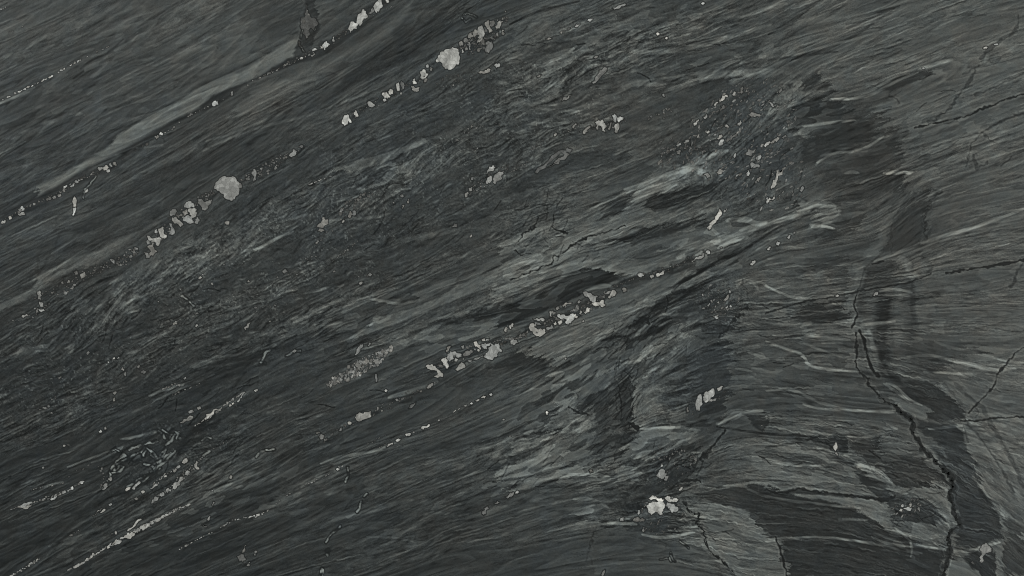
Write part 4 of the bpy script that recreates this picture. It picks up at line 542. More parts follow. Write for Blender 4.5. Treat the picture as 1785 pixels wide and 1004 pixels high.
V('bead_string', [(P(J,(864,232),(880,222),(894,222),(890,232),(872,236)),150),(P(J,(892,224),(904,212),(914,214),(908,224),(896,230)),165),(P(J,(784,266),(800,258),(816,262),(808,272),(790,274)),155),(P(J,(734,296),(748,286),(760,290),(752,300),(738,302)),165),
   (P(J,(686,330),(696,314),(718,308),(720,316),(700,324)),150),(P(J,(1180,72),(1192,62),(1206,66),(1200,76)),160),(P(J,(1150,88),(1164,80),(1174,84),(1160,92)),150),(P(J,(1122,102),(1132,96),(1140,102),(1130,108)),165),(P(J,(1222,54),(1236,48),(1240,56),(1228,62)),165),
   (P(J,(422,448),(432,440),(442,444),(430,454)),165),(P(J,(954,192),(962,186),(966,192),(958,196)),150),(P(J,(816,254),(830,248),(834,254)),130)],
   [([(790,718),(815,705)],.8,4.4,1.9,2,(110,160),.1),([(588,815),(600,812)],.8,6,2,1.5,(120,150),0),([(445,901),(463,893)],1.2,5,2.6,1.6,(90,150),.1),([(528,847),(545,840),(560,832),(575,826)],.8,6,2.2,2,(85,140),.2),
    ([(463,893),(495,866),(528,847)],.8,10,2,2,(75,120),.3),([(383,920),(405,908),(443,899)],1.6,4.6,2.8,1.7,(95,150),.1),([(312,958),(330,948),(355,935),(375,925)],.8,4.2,2,1.8,(100,150),.1),([(655,783),(676,772)],.6,6,1.6,2,(80,110),.2)])
V('lower_left', [(P(I_,(648,806),(656,790),(690,776),(706,780),(700,796),(668,810)),135),(P(I_,(706,772),(722,756),(734,764),(720,780)),120),(P(I_,(730,750),(752,734),(776,728),(782,742),(766,756),(744,766)),140),(P(I_,(784,730),(800,720),(808,728),(794,738)),120),
   (P(I_,(812,716),(832,700),(846,704),(834,718),(818,724)),135),(P(I_,(664,768),(700,738),(734,706),(740,710),(708,744),(672,770)),135),(P(I_,(580,846),(606,826),(632,816),(636,826),(604,844)),128),(P(I_,(470,900),(484,884),(494,892),(480,908)),145),
   (P(I_,(448,918),(460,910),(464,920),(450,928)),150),(P(I_,(560,854),(572,844),(576,856),(564,864)),150),(P(I_,(380,958),(398,948),(410,952),(396,964)),125)],
   [([(330,879),(310,886),(290,898)],1.6,4,2.6,1.8,(95,135),.05),([(140,985),(150,976),(165,966),(190,950)],1.2,4,2.4,1.8,(100,165),.1),([(117,994),(140,985)],1,6,2.4,1.8,(80,120),.1),([(20,1004),(37,994),(52,984),(70,974)],2,4.4,2.6,1.8,(85,150),.15),
    ([(190,935),(205,928)],2,5,2,1.5,(90,140),.2),([(120,935),(137,925)],1.5,4,2,2.2,(80,115),.1)])
V('lower_left', [], [([(117,994),(142,982),(160,970),(190,952),(222,932),(250,918),(285,900),(330,879)],1.5,4.2,3.4,1.9,(100,145),.0),([(232,926),(262,914),(290,898)],2.4,3.4,3.6,1.6,(95,140),.0),([(15,1006),(40,992),(70,974)],1.2,4.6,3,1.9,(90,140),.05),
  ([(340,742),(362,728),(385,712),(408,694),(426,684)],1.1,4,2.6,2.2,(95,140),.05),([(20,888),(48,879),(80,868),(115,856),(145,840)],1.6,4.6,2.8,2,(85,130),.08)])
V('lower_left_upper', [(P(I_,(1240,92),(1262,62),(1276,40),(1280,46),(1264,74),(1246,96)),140),(P(I_,(1068,184),(1100,156),(1130,130),(1138,134),(1104,164),(1076,186)),140),(P(I_,(1212,104),(1220,96),(1226,102),(1218,110)),160),(P(I_,(1196,112),(1208,106),(1212,114),(1200,120)),130),
   (P(I_,(1328,34),(1346,26),(1350,34),(1334,42)),140),(P(I_,(980,148),(1008,136),(1014,148),(992,156)),110),(P(I_,(1030,124),(1046,118),(1050,130),(1036,138)),110),(P(I_,(940,204),(976,184),(1008,170),(1010,178),(976,192),(948,206)),105),
   (P(I_,(108,636),(126,622),(164,616),(172,624),(140,632),(116,644)),118),(P(I_,(114,648),(144,636),(166,634),(150,648),(124,654)),122),(P(I_,(412,516),(426,508),(442,510),(428,524)),150),(P(I_,(370,546),(380,536),(384,552),(376,556)),160),(P(I_,(262,606),(284,590),(300,584),(292,598),(268,610)),145),
   (P(I_,(522,674),(544,654),(552,660),(536,672)),140),(P(I_,(484,690),(506,670),(530,650),(526,662),(498,684)),110),(P(I_,(568,632),(580,624),(586,632),(574,638)),145),(P(I_,(736,566),(750,558),(758,566),(744,574)),155),(P(I_,(702,600),(716,594),(724,602),(708,606)),115),
   (P(I_,(654,556),(668,542),(684,540),(680,552),(664,562)),150),(P(I_,(690,550),(708,524),(730,510),(736,518),(714,536),(702,554)),128),(P(I_,(534,550),(548,522),(562,522),(556,544),(542,556)),112),(P(I_,(566,494),(580,484),(586,500),(574,510)),105),
   (P(I_,(952,412),(964,392),(978,390),(982,404),(966,418)),140),(P(I_,(904,456),(918,442),(926,452),(912,464)),120),(P(I_,(858,484),(868,476),(872,486),(860,490)),140),(P(I_,(786,548),(806,530),(830,514),(834,520),(812,536),(794,550)),130),(P(I_,(924,436),(940,424),(944,436),(930,444)),125),
   (P(I_,(792,626),(796,606),(816,590),(830,594),(820,612)),110),(P(I_,(834,580),(852,566),(860,576),(846,592)),115),(P(I_,(866,562),(880,544),(890,556),(874,572)),118),(P(I_,(904,548),(916,516),(940,490),(958,486),(950,508),(926,536),(914,552)),122),(P(I_,(966,476),(980,452),(994,458),(980,480)),112),
   (P(I_,(1016,436),(1026,402),(1034,408),(1030,432),(1044,446),(1026,446)),118),(P(I_,(1108,482),(1124,480)),0),(P(I_,(1200,496),(1208,476),(1216,482),(1206,498)),110),(P(I_,(1104,562),(1112,556),(1116,564)),140),(P(I_,(1084,712),(1096,690),(1100,694),(1090,716)),115),
   (P(I_,(1108,632),(1116,616),(1122,620),(1114,640)),105),(P(I_,(600,780),(606,768),(612,776),(606,790)),120)],
   [([(385,708),(400,700),(423,686)],1.4,4.6,2.4,2,(85,150),.1),([(360,735),(385,712)],1.6,5,2.4,1.8,(80,120),.2),([(300,690),(325,678),(350,668)],2.4,6,2.6,1.8,(75,115),.2),([(30,884),(48,879),(68,874)],2.5,4,2.4,1.8,(75,115),.1),
    ([(68,874),(100,864),(125,852)],1,5,2,2.2,(90,140),.2),([(50,855),(80,848),(112,842)],1,6,1.8,2.2,(70,120),.3),([(275,865),(300,850),(318,834),(340,815)],3.6,3.2,3.2,1,(80,125),.05),([(340,815),(358,790)],3,5,3,1.4,(75,105),.2),([(265,845),(290,826),(310,814)],2.2,4,2.6,1.6,(75,130),.1),
    ([(365,785),(395,768),(415,745)],4,7,2.4,1.6,(65,100),.3),([(280,680),(300,672),(318,670)],3,3.4,2.8,1.6,(70,125),.05),([(170,810),(185,830),(175,850)],5,5,3,1.2,(70,105),.2)])
# tangled pale mineral, lower left
TANGLE = [
 ([(193,819),(200,812),(205,803),(212,797),(218,794)],2.6),([(203,810),(212,804),(220,800),(232,795),(246,786)],1.6),([(199,820),(208,812),(216,814),(210,822),(196,824)],1.8),([(225,784),(245,776),(262,772),(275,770)],1.5),
 ([(246,788),(252,780),(256,782),(250,794)],2.8),([(262,792),(272,800),(276,810),(268,820),(262,824)],1.6),([(252,808),(262,811),(272,816)],2.0),([(270,818),(284,800),(300,790)],2.6),([(276,806),(288,784),(294,766),(300,752)],2.8),
 ([(284,750),(294,756),(306,758),(314,766)],2.2),([(288,776),(298,770),(304,758),(312,754)],1.8),([(300,748),(310,756),(308,764)],1.4),([(262,830),(276,814),(292,800),(306,786)],1.8),([(248,840),(262,828),(280,816)],1.4),
 ([(222,850),(240,838),(256,828)],1.4),([(256,782),(268,790),(274,800)],1.4),([(196,786),(202,784),(207,787)],1.2),([(187,838),(193,828),(190,822)],1.3),([(276,752),(284,756),(288,764)],1.8),([(232,809),(240,806),(246,805)],1.2),
 ([(455,632),(460,622),(464,614),(470,610)],1.5),([(455,632),(462,634)],1.8),([(500,620),(512,612),(524,612)],1.6),([(352,768),(360,762),(368,764)],1.3),([(447,797),(452,789),(462,784),(478,784)],1.6),([(355,794),(366,786),(358,784)],1.2),
 ([(524,66),(528,50),(533,40)],1.0),([(546,36),(552,44),(549,52)],1.0),([(522,74),(526,84),(530,90)],.9),
 ([(145,345),(148,330),(168,308)],1.0),([(830,30),(815,22),(808,26)],1.1),([(806,32),(812,38),(820,34)],1.1),([(606,815),(607,828),(603,839)],1.2),([(640,860),(634,866)],1.1),([(629,874),(626,888),(622,892)],1.5),([(594,917),(585,926),(578,930),(568,946)],1.2),
 ([(572,958),(570,966)],2.2),([(560,1002),(562,992)],2.4),([(1150,975),(1170,972)],.8),
 ([(1169,965),(1172,975),(1176,978)],1.2),([(1168,972),(1170,978)],1.4),([(1186,944),(1192,948),(1200,956)],.9),
 ([(318,515),(328,524),(338,533)],1.6),
]
V('right_lower', [(P(K,(968,96),(978,66),(996,54),(1000,80),(1004,104),(990,122),(986,142),(972,138)),148),(P(K,(1010,56),(1024,40),(1046,32),(1060,24),(1068,50),(1046,72),(1032,92),(1016,96),(1010,78)),158),(P(K,(1080,22),(1100,10),(1112,12),(1104,28),(1084,40)),148),
   (P(K,(1034,92),(1050,80),(1078,76),(1074,86),(1050,94)),130),(P(K,(920,150),(924,124),(930,122),(932,146)),95),(P(K,(184,150),(190,142),(198,150),(194,162),(186,160)),185)])
V('knot', [(P(K,(784,432),(790,420),(798,426),(794,434)),155),(P(K,(762,478),(776,460),(786,444),(802,448),(806,464),(818,470),(810,482),(794,496),(776,494)),128),(P(K,(802,500),(816,482),(828,480),(824,492),(808,506)),120),(P(K,(880,556),(890,540),(902,538),(898,550),(886,560)),150)],
   [([(1155,800),(1175,788),(1195,788)],7,4.2,2.4,1.4,(70,120),.3),([(1140,835),(1165,845),(1190,850)],7,7,2.2,1,(65,100),.4)])
V('white_knot', [(P(K,(713,644),(724,624),(744,614),(762,620),(784,614),(802,622),(806,640),(798,664),(782,686),(768,670),(744,678),(736,684),(720,668)),172),(P(K,(722,598),(740,584),(760,588),(780,600),(804,606),(796,618),(770,612),(752,602),(732,606)),178),
   (P(K,(806,596),(820,586),(834,590),(832,604),(870,598),(878,606),(858,616),(838,618),(820,612)),165),(P(K,(812,640),(822,620),(842,628),(874,644),(876,662),(862,672),(838,668),(832,650)),150),(P(K,(664,676),(668,662),(676,662),(676,678),(668,684)),150),
   (P(K,(572,716),(578,700),(584,702),(580,718)),125),(P(K,(584,718),(586,698),(592,700),(592,718)),125),(P(K,(640,714),(650,702),(690,700),(704,710),(680,720),(652,720)),98),(P(K,(690,772),(694,750),(700,752),(698,774)),120),(P(K,(474,1000),(484,978),(494,972),(490,992),(482,1006)),120),
   (P(K,(410,452),(424,448),(430,462),(416,466)),90),(P(K,(24,574),(34,558),(42,562),(34,574)),150),(P(K,(4,584),(10,566),(16,568),(12,586)),130),(P(J,(1308,592),(1330,574),(1348,572),(1342,590),(1320,600)),115),(P(J,(1250,628),(1266,612),(1278,620),(1264,630)),105),
   (P(J,(1186,680),(1198,650),(1212,640),(1220,654),(1206,680),(1194,686)),100)],[([(1120,920),(1150,925),(1180,920)],8,7,2.2,1,(65,100),.4)])
V('east_dots', [(P(L_,(356,322),(364,306),(372,310),(374,338),(364,354),(358,344)),145),(P(L_,(362,364),(370,358),(378,368),(370,376)),120),(P(L_,(696,664),(706,652),(718,658),(710,668)),150),(P(L_,(718,654),(732,650),(750,646),(764,650),(756,664),(738,662)),155),(P(L_,(708,634),(718,630),(722,640),(712,646)),140),
   (P(L_,(748,630),(760,624),(762,640),(752,644)),130),(P(L_,(792,650),(800,644),(806,660),(802,670)),110),(P(L_,(1118,866),(1130,846),(1150,832),(1166,848),(1180,862),(1176,880),(1150,884),(1140,896),(1130,936),(1118,928),(1126,896),(1132,878)),130),(P(L_,(1072,934),(1080,928),(1098,946),(1088,944)),80),
   (P(H_,(362,542),(372,534),(382,542),(372,548)),150),(P(H_,(560,540),(570,526),(588,522),(586,532),(568,544)),135),(P(H_,(6,298),(20,284),(28,288),(16,304)),150),(P(H_,(54,272),(62,258),(76,264),(68,278)),150),(P(H_,(112,240),(120,224),(130,228),(120,244)),135),(P(H_,(142,214),(150,206),(156,212),(148,220)),125),
   (P(G,(1252,376),(1262,360),(1278,356),(1280,368),(1266,382)),160),(P(G,(1344,296),(1352,290),(1354,304)),140),(P(Dd,(1136,252),(1146,244),(1160,246),(1154,254)),170),(P(Dd,(1192,234),(1204,228),(1216,232),(1204,236)),150),(P(Dd,(816,356),(826,352),(832,358),(822,362)),140),
   (P(G,(1096,290),(1104,286),(1106,294)),110),(P(G,(282,870),(288,864),(294,872),(286,876)),130),(P(G,(376,672),(382,668),(386,678),(378,682)),130)],
   [([(1322,738),(1330,740)],6,5,2.2,1,(75,120),.1),([(1250,498),(1262,500),(1275,520)],8,6,2,1.2,(75,110),.35)])
V('south_flecks', [(P(G,(1112,568),(1122,556),(1130,544),(1138,532),(1140,552),(1126,568)),125),(P(G,(1142,522),(1146,510),(1152,520),(1148,530)),120),(P(G,(1122,604),(1134,592),(1138,600),(1128,608)),150),(P(G,(1144,596),(1152,588),(1158,600),(1148,602)),150),
   (P(G,(1066,654),(1074,644),(1082,652),(1088,658),(1074,664)),150),(P(G,(1028,594),(1040,580),(1044,584),(1034,598)),120),(P(G,(1000,534),(1008,530),(1012,544),(1004,544)),115),(P(G,(1044,568),(1054,562),(1050,576)),115),(P(G,(1080,578),(1090,570),(1088,582)),115),(P(G,(1100,606),(1110,598),(1112,608),(1102,614)),100)],
   [([(1235,515),(1255,535),(1275,540)],12,5,2.2,1.5,(70,115),.3)])
V('mid_grains', [(P(F,(320,184),(330,168),(344,160),(350,134),(362,132),(366,144),(380,142),(382,160),(366,172),(350,186)),118),(P(F,(328,204),(334,190),(352,192),(362,202),(344,210)),110),(P(F,(312,266),(324,254),(336,256),(324,268)),115),
   (P(F,(440,100),(452,86),(462,96),(450,104)),110),(P(F,(484,128),(494,98),(504,108),(502,130),(494,134)),112),(P(F,(506,118),(516,94),(526,98),(522,122)),105),(P(F,(452,156),(460,144),(468,150),(458,160)),120),(P(F,(588,432),(600,420),(612,430),(602,440)),120),
   (P(F,(542,480),(554,468),(562,470),(552,484)),115),(P(F,(1030,184),(1040,162),(1056,168),(1054,184)),95),(P(F,(1120,234),(1128,222),(1134,226),(1128,236)),135),(P(F,(404,416),(414,408),(420,414),(410,420)),115),(P(F,(756,20),(770,12),(780,20),(768,28)),100),
   (P(F,(794,50),(800,34),(804,40),(798,60)),115),(P(F,(766,82),(774,66),(780,70),(772,88)),110),(P(F,(718,56),(726,50),(728,58)),110),(P(F,(190,832),(206,822),(216,830),(204,840)),115),(P(F,(70,678),(78,668),(84,678)),115),(P(F,(142,412),(160,402),(170,416),(150,430)),95),
   (P(E,(1278,714),(1292,690),(1310,680),(1302,694),(1284,720)),115),(P(E,(906,680),(920,672),(928,678),(912,682)),150),(P(E,(902,688),(920,684),(928,690),(910,694)),150),(P(E,(1036,450),(1046,440),(1056,446),(1046,456)),150),(P(E,(1054,432),(1062,428),(1066,436)),130),
   (P(E,(1174,162),(1186,150),(1200,154),(1198,168),(1184,170)),120),(P(E,(1102,480),(1110,472),(1116,480),(1108,486)),125),(P(E,(1020,700),(1028,690),(1036,696),(1026,706)),140),(P(E,(562,888),(568,880),(572,892)),140),(P(E,(586,874),(596,862),(602,872)),155),(P(E,(612,870),(622,860),(626,868)),150),
   (P(E,(634,928),(644,914),(648,934)),125),(P(E,(648,944),(660,938),(658,962),(650,958)),100),(P(E,(718,916),(726,900),(732,908),(726,920)),110),(P(E,(736,942),(750,932),(764,938),(752,950)),95),(P(E,(742,950),(750,936)),0),(P(E,(958,974),(968,966),(974,974),(964,980)),130),
   (P(E,(452,846),(462,832),(470,838),(460,852)),95),(P(E,(1294,468),(1300,460),(1306,470)),120),(P(E,(824,574),(828,570),(832,576)),130),(P(E,(940,510),(948,502),(952,514)),105),(P(E,(1016,634),(1030,628),(1040,634),(1024,640)),110),(P(E,(1328,604),(1344,600),(1346,610)),110),
   (P(E,(1164,380),(1170,372),(1176,380)),110),(P(E,(302,972),(318,962),(328,966),(314,978)),95),(P(I_,(222,128),(240,120),(252,128),(236,134)),115),(P(I_,(246,116),(258,110),(262,120),(252,124)),105),(P(I_,(262,154),(270,148),(276,156)),115),(P(I_,(200,136),(210,132),(214,138)),110),
   (P(I_,(588,48),(600,40),(610,44),(600,58)),105),(P(I_,(592,80),(600,72),(602,90),(594,92)),115),(P(I_,(516,250),(526,240),(534,252),(524,256)),145),(P(I_,(544,232),(552,224),(556,238),(548,242)),120),(P(I_,(328,326),(336,318),(344,324),(334,330)),135),(P(I_,(218,440),(226,432),(232,438),(224,444)),125),
   (P(I_,(1240,904),(1258,886),(1276,894),(1286,916),(1270,932),(1250,920)),98),(P(I_,(1268,884),(1278,850),(1286,844),(1276,880)),105),(P(I_,(1328,894),(1336,872),(1342,882),(1334,900)),100),(P(I_,(1290,950),(1302,930),(1308,934),(1298,954)),110),(P(I_,(1056,734),(1072,746),(1084,744),(1070,750)),95),
   (P(J,(1292,188),(1300,182),(1306,186),(1298,192)),140),(P(J,(1,880),(8,872),(10,884)),110),(P(J,(1326,274),(1336,270),(1338,276)),110)],
   [([(590,372),(610,358),(630,345),(650,335)],9,3,3.6,1,(72,105),.1),([(445,545),(470,530)],3,6,2.2,1.4,(75,110),.3),([(575,460),(592,444),(622,424),(632,415)],4,4,2.6,1.2,(70,115),.25),([(550,425),(575,402),(600,382),(625,364)],4,5,2.6,1.4,(66,105),.3),
    ([(515,460),(535,452),(552,446)],3,5,2.6,1.2,(72,115),.2),([(480,485),(500,478),(520,480)],6,4.5,2.8,1,(66,100),.3),([(445,540),(465,535),(505,530)],3,5,2.6,1.2,(70,110),.3),([(620,485),(645,478)],5,5,3,1.4,(68,105),.2),([(70,712),(92,700),(95,690)],6,4,2.6,1.1,(68,100),.3),
    ([(185,712),(195,706),(200,690)],3,5,2.4,1.1,(70,100),.3),([(110,835),(150,815),(200,790)],3,10,1.8,2,(65,90),.4),([(100,785),(130,770),(165,758)],1.6,7,1.8,2,(65,105),.3)])

# ------------------------------------------------------------------ helpers on the drawing plane
def smooth(t): return t * t * (3 - 2 * t)
def clamp01(a): return np.clip(a, 0, 1)

def lattice(seed):
    return rs(seed).rand(256, 256).astype(np.float32)
def vnoise(x, y, cell, seed):
    g = lattice(seed)
    fx = x / cell; fy = y / cell
    ix = np.floor(fx).astype(np.int32); iy = np.floor(fy).astype(np.int32)
    tx = smooth(fx - ix); ty = smooth(fy - iy)
    ix0 = ix & 255; ix1 = (ix + 1) & 255; iy0 = iy & 255; iy1 = (iy + 1) & 255
    a = g[iy0, ix0]; b = g[iy0, ix1]; c = g[iy1, ix0]; d = g[iy1, ix1]
    return ((a + (b - a) * tx) * (1 - ty) + (c + (d - c) * tx) * ty) * 2 - 1
def fbm(x, y, cell, seed, octv=3, gain=.55):
    s = 0; amp = 1; tot = 0
    for k in range(octv):
        s = s + amp * vnoise(x + 31.7 * k, y - 17.3 * k, cell / 2 ** k, seed + k); tot += amp; amp *= gain
    return s / tot

def flow_at(x, y):
    cx = np.zeros_like(x); cy = np.zeros_like(x); tot = np.full_like(x, 1e-9)
    for fx, fy, a, r in FLOW:
        w = np.exp(-((x - fx) ** 2 + (y - fy) ** 2) / (2 * (r * .62) ** 2)) + 1e-7
        cx += w * math.cos(2 * math.radians(a)); cy += w * math.sin(2 * math.radians(a)); tot += w
    return .5 * np.arctan2(cy, cx)

def sample(img, fx, fy):
    h, w = img.shape
    fx = np.clip(fx, 0, w - 1.001); fy = np.clip(fy, 0, h - 1.001)
    ix = fx.astype(np.int32); iy = fy.astype(np.int32)
    tx = fx - ix; ty = fy - iy
    i = iy * w + ix
    f = img.ravel()
    return (f[i] * (1 - tx) + f[i + 1] * tx) * (1 - ty) + (f[i + w] * (1 - tx) + f[i + w + 1] * tx) * ty

def lic(img, dx, dy, step, n):
    """smear img along the direction field (index units)"""
    h, w = img.shape
    gy, gx = np.mgrid[0:h, 0:w].astype(np.float32)
    acc = img.copy(); tot = 1.0
    for sgn in (1, -1):
        fx = gx.copy(); fy = gy.copy()
        for k in range(n):
            # nearest direction is enough at this step length
            ii = np.clip(fy, 0, h - 1).astype(np.int32) * w + np.clip(fx, 0, w - 1).astype(np.int32)
            fx += sgn * step * dx.ravel()[ii]; fy += sgn * step * dy.ravel()[ii]
            wgt = .5 + .5 * math.cos(math.pi * (k + 1) / (n + 1))
            acc += wgt * sample(img, fx, fy); tot += wgt
    return acc / tot
def norm(a):
    a = a - a.mean(); return a / (a.std() + 1e-9)

def seg_dist(px, py, pts, widths=None):
    best = np.full(px.shape, 1e9, np.float32); 
    for k in range(len(pts) - 1):
        ax, ay = pts[k][:2]; bx, by = pts[k + 1][:2]
        vx, vy = bx - ax, by - ay
        t = clamp01(((px - ax) * vx + (py - ay) * vy) / (vx * vx + vy * vy + 1e-9))
        d = np.hypot(px - ax - t * vx, py - ay - t * vy)
        if widths is not None: d = d - (widths[k] + (widths[k + 1] - widths[k]) * t)
        best = np.minimum(best, d)
    return best
def poly_sd(px, py, pts):
    d = np.full(px.shape, 1e9, np.float32); inside = np.zeros(px.shape, bool)
    n = len(pts)
    for k in range(n):
        ax, ay = pts[k]; bx, by = pts[(k + 1) % n]
        vx, vy = bx - ax, by - ay
        t = clamp01(((px - ax) * vx + (py - ay) * vy) / (vx * vx + vy * vy + 1e-9))
        d = np.minimum(d, np.hypot(px - ax - t * vx, py - ay - t * vy))
        c = ((ay > py) != (by > py)) & (px < (bx - ax) * (py - ay) / (by - ay + 1e-12) + ax)
        inside ^= c
    return np.where(inside, -d, d)

# ------------------------------------------------------------------ crystal outlines
def rough_outline(poly, rnd, amp=.19):
    """split every edge once or twice with a small sideways break so outlines look fractured"""
    out = []
    n = len(poly)
    for k in range(n):
        a = poly[k]; b = poly[(k + 1) % n]
        L = math.hypot(b[0] - a[0], b[1] - a[1]); out.append(a)
        m = 1 if L < 6 else 2
        if L < 2: continue
        for j in range(m):
            t = (j + 1) / (m + 1) + rnd.uniform(-.1, .1)
            o = rnd.uniform(-amp, amp) * min(L, 15) * (1.5 if rnd.rand() < .3 else 1.0)
            out.append((a[0] + (b[0] - a[0]) * t - (b[1] - a[1]) / L * o, a[1] + (b[1] - a[1]) * t + (b[0] - a[0]) / L * o))
    return out
def area2(p): return sum(p[k][0] * p[(k + 1) % len(p)][1] - p[(k + 1) % len(p)][0] * p[k][1] for k in range(len(p)))

def chain_crystals(ch, rnd):
    pts, hw, sp, size, asp, (lo, hi), skip = ch
    res = []
    lens = [math.hypot(pts[k + 1][0] - pts[k][0], pts[k + 1][1] - pts[k][1]) for k in range(len(pts) - 1)]
    tot = sum(lens); s = rnd.uniform(0, sp)
    rows = max(1, int(hw / 3.2))
    while s < tot:
        for r in range(rows):
            if rnd.rand() < skip: continue
            q = min(max(s + rnd.uniform(-sp, sp) * .35, 0), tot - .01); k = 0
            while q > lens[k] and k < len(lens) - 1: q -= lens[k]; k += 1
            t = q / lens[k]; ax, ay = pts[k]; bx, by = pts[k + 1]
            ux, uy = (bx - ax) / lens[k], (by - ay) / lens[k]
            off = rnd.uniform(-hw, hw) * (.3 + .7 * math.sin(math.pi * min(max(s / tot, 0), 1)))
            cx, cy = ax + (bx - ax) * t - uy * off, ay + (by - ay) * t + ux * off
            sz = size * rnd.uniform(.55, 1.25) * (1 if rnd.rand() > .12 else 1.5)
            ang = math.atan2(uy, ux) + rnd.uniform(-.5, .5) + (rnd.choice([0, .9]) if hw > 4 else 0)
            n = rnd.randint(3, 7); poly = []
            for j in range(n):
                th = 2 * math.pi * (j + rnd.uniform(-.28, .28)) / n
                r_ = rnd.uniform(.5, 1.2) * sz * .6
                x, y = r_ * math.cos(th) * asp, r_ * math.sin(th)
                poly.append((cx + x * math.cos(ang) - y * math.sin(ang), cy + x * math.sin(ang) + y * math.cos(ang)))
            res.append((poly, rnd.uniform(lo, hi) if rnd.rand() > .3 else lo + (hi - lo) * rnd.rand() ** 2))
        s += sp * rnd.uniform(.7, 1.3)
    return res

ALLC = []     # (vein key, polygon, tone, is_big)
for vi, (key, v) in enumerate(VEINS.items()):
    rnd = rs(100 + vi)
    for poly, tone in v['crystals']:
        if len(poly) < 3 or tone == 0: continue
        gx_ = sum(p[0] for p in poly) / len(poly); gy_ = sum(p[1] for p in poly) / len(poly); ar_ = abs(area2(poly)) / 2
        gr_ = 1.03
        poly = [(gx_ + (p[0] - gx_) * gr_, gy_ + (p[1] - gy_) * gr_) for p in poly]
        tone = tone * (1.16 if key.startswith('lower_left') else 1.09) if ar_ < 200 else tone
        ALLC.append((key, rough_outline(poly, rnd), tone, ar_))
    for ch in v['chains']:
        for poly, tone in chain_crystals(ch, rnd):
            ALLC.append((key, poly, tone * (1.2 if key in ('lower_left', 'bead_string', 'thin_left', 'lower_left_upper') else 1.06), 0))
# the finer broken mineral filling the veins between their large blocks
FILL = [('centre',[(750,645),(775,632),(810,615),(860,600),(890,590)],9,3.0,3.6,1.1,(62,125),.1),('centre',[(900,592),(925,575),(960,562),(1000,548),(1040,528),(1060,512)],8,3.0,3.6,1.2,(60,130),.1),
 ('centre',[(1060,505),(1090,490),(1130,482),(1180,462),(1235,438)],4.5,3.6,3.0,1.3,(58,100),.15),('second',[(262,434),(285,405),(318,372),(350,348),(372,335)],11,3.0,4.0,.9,(62,118),.1),
 ('second',[(60,520),(110,500),(165,470),(230,445)],9,3.6,3.0,1.1,(58,100),.2),('second',[(420,316),(450,300),(480,284),(520,262)],9,3.0,3.4,.9,(60,112),.1),('third',[(800,88),(830,68),(855,52),(885,32)],12,3.0,3.8,.8,(66,112),.05),
 ('third',[(815,92),(845,78),(868,64)],9,3.6,3.4,.8,(60,100),.1),('third',[(596,212),(640,186),(680,164),(720,146),(755,118)],5,4.2,3.0,1.1,(56,105),.2),('upper',[(0,386),(40,366),(100,336),(150,308),(200,288)],3.5,3.4,2.8,1.3,(56,105),.2),
 ('upper',[(450,137),(500,112),(560,84),(600,56),(660,10)],3.5,3.6,3.0,1.3,(58,110),.2),('grain_bed',[(578,668),(620,645),(672,612)],11,2.6,4,.8,(72,140),.05),('lower_left_upper',[(265,872),(300,846),(350,800)],4,3,3.2,1.1,(70,120),.1),
 ('plume',[(600,745),(650,722),(700,698),(760,668)],4,4,2.8,1.3,(62,115),.2),('pale_pair',[(812,340),(860,305),(890,288)],8,3.6,3,1,(58,105),.2),('twin',[(1030,225),(1060,215),(1090,210)],9,3.2,3.2,1,(62,120),.15),
 ('fleck_field',[(1150,272),(1190,255),(1230,262)],9,3.4,3,1,(60,115),.15),('white_knot',[(1110,890),(1150,880),(1185,885)],14,4,3,1,(58,110),.3),('right_lower',[(1205,720),(1235,700),(1265,680)],9,5,2.6,1,(56,90),.4)]
rnd = rs(66)
HAND = [c[1] for c in ALLC if c[3] > 6]
BOXES = [(min(p[0] for p in c), min(p[1] for p in c), max(p[0] for p in c), max(p[1] for p in c)) for c in HAND]
def inside_any(x, y):
    for c, bx in zip(HAND, BOXES):
        if not (bx[0] - 2 < x < bx[2] + 2 and bx[1] - 2 < y < bx[3] + 2): continue
        n = len(c); ins = False; dmin = 9
        for k in range(n):
            ax, ay = c[k]; bx_, by = c[(k + 1) % n]
            if (ay > y) != (by > y) and x < (bx_ - ax) * (y - ay) / (by - ay + 1e-12) + ax: ins = not ins
            dmin = min(dmin, math.hypot(x - ax, y - ay))
        if ins or dmin < 2.2: return True
    return False
for f_ in FILL:
    for poly, tone in chain_crystals(f_[1:], rnd):
        qx = sum(p[0] for p in poly) / len(poly); qy = sum(p[1] for p in poly) / len(poly)
        if any(a[0] - 1.5 < qx < a[2] + 1.5 and a[1] - 1.5 < qy < a[3] + 1.5 for a in BOXES) and inside_any(qx, qy): continue
        ALLC.insert(0, (f_[0], poly, tone, 0))
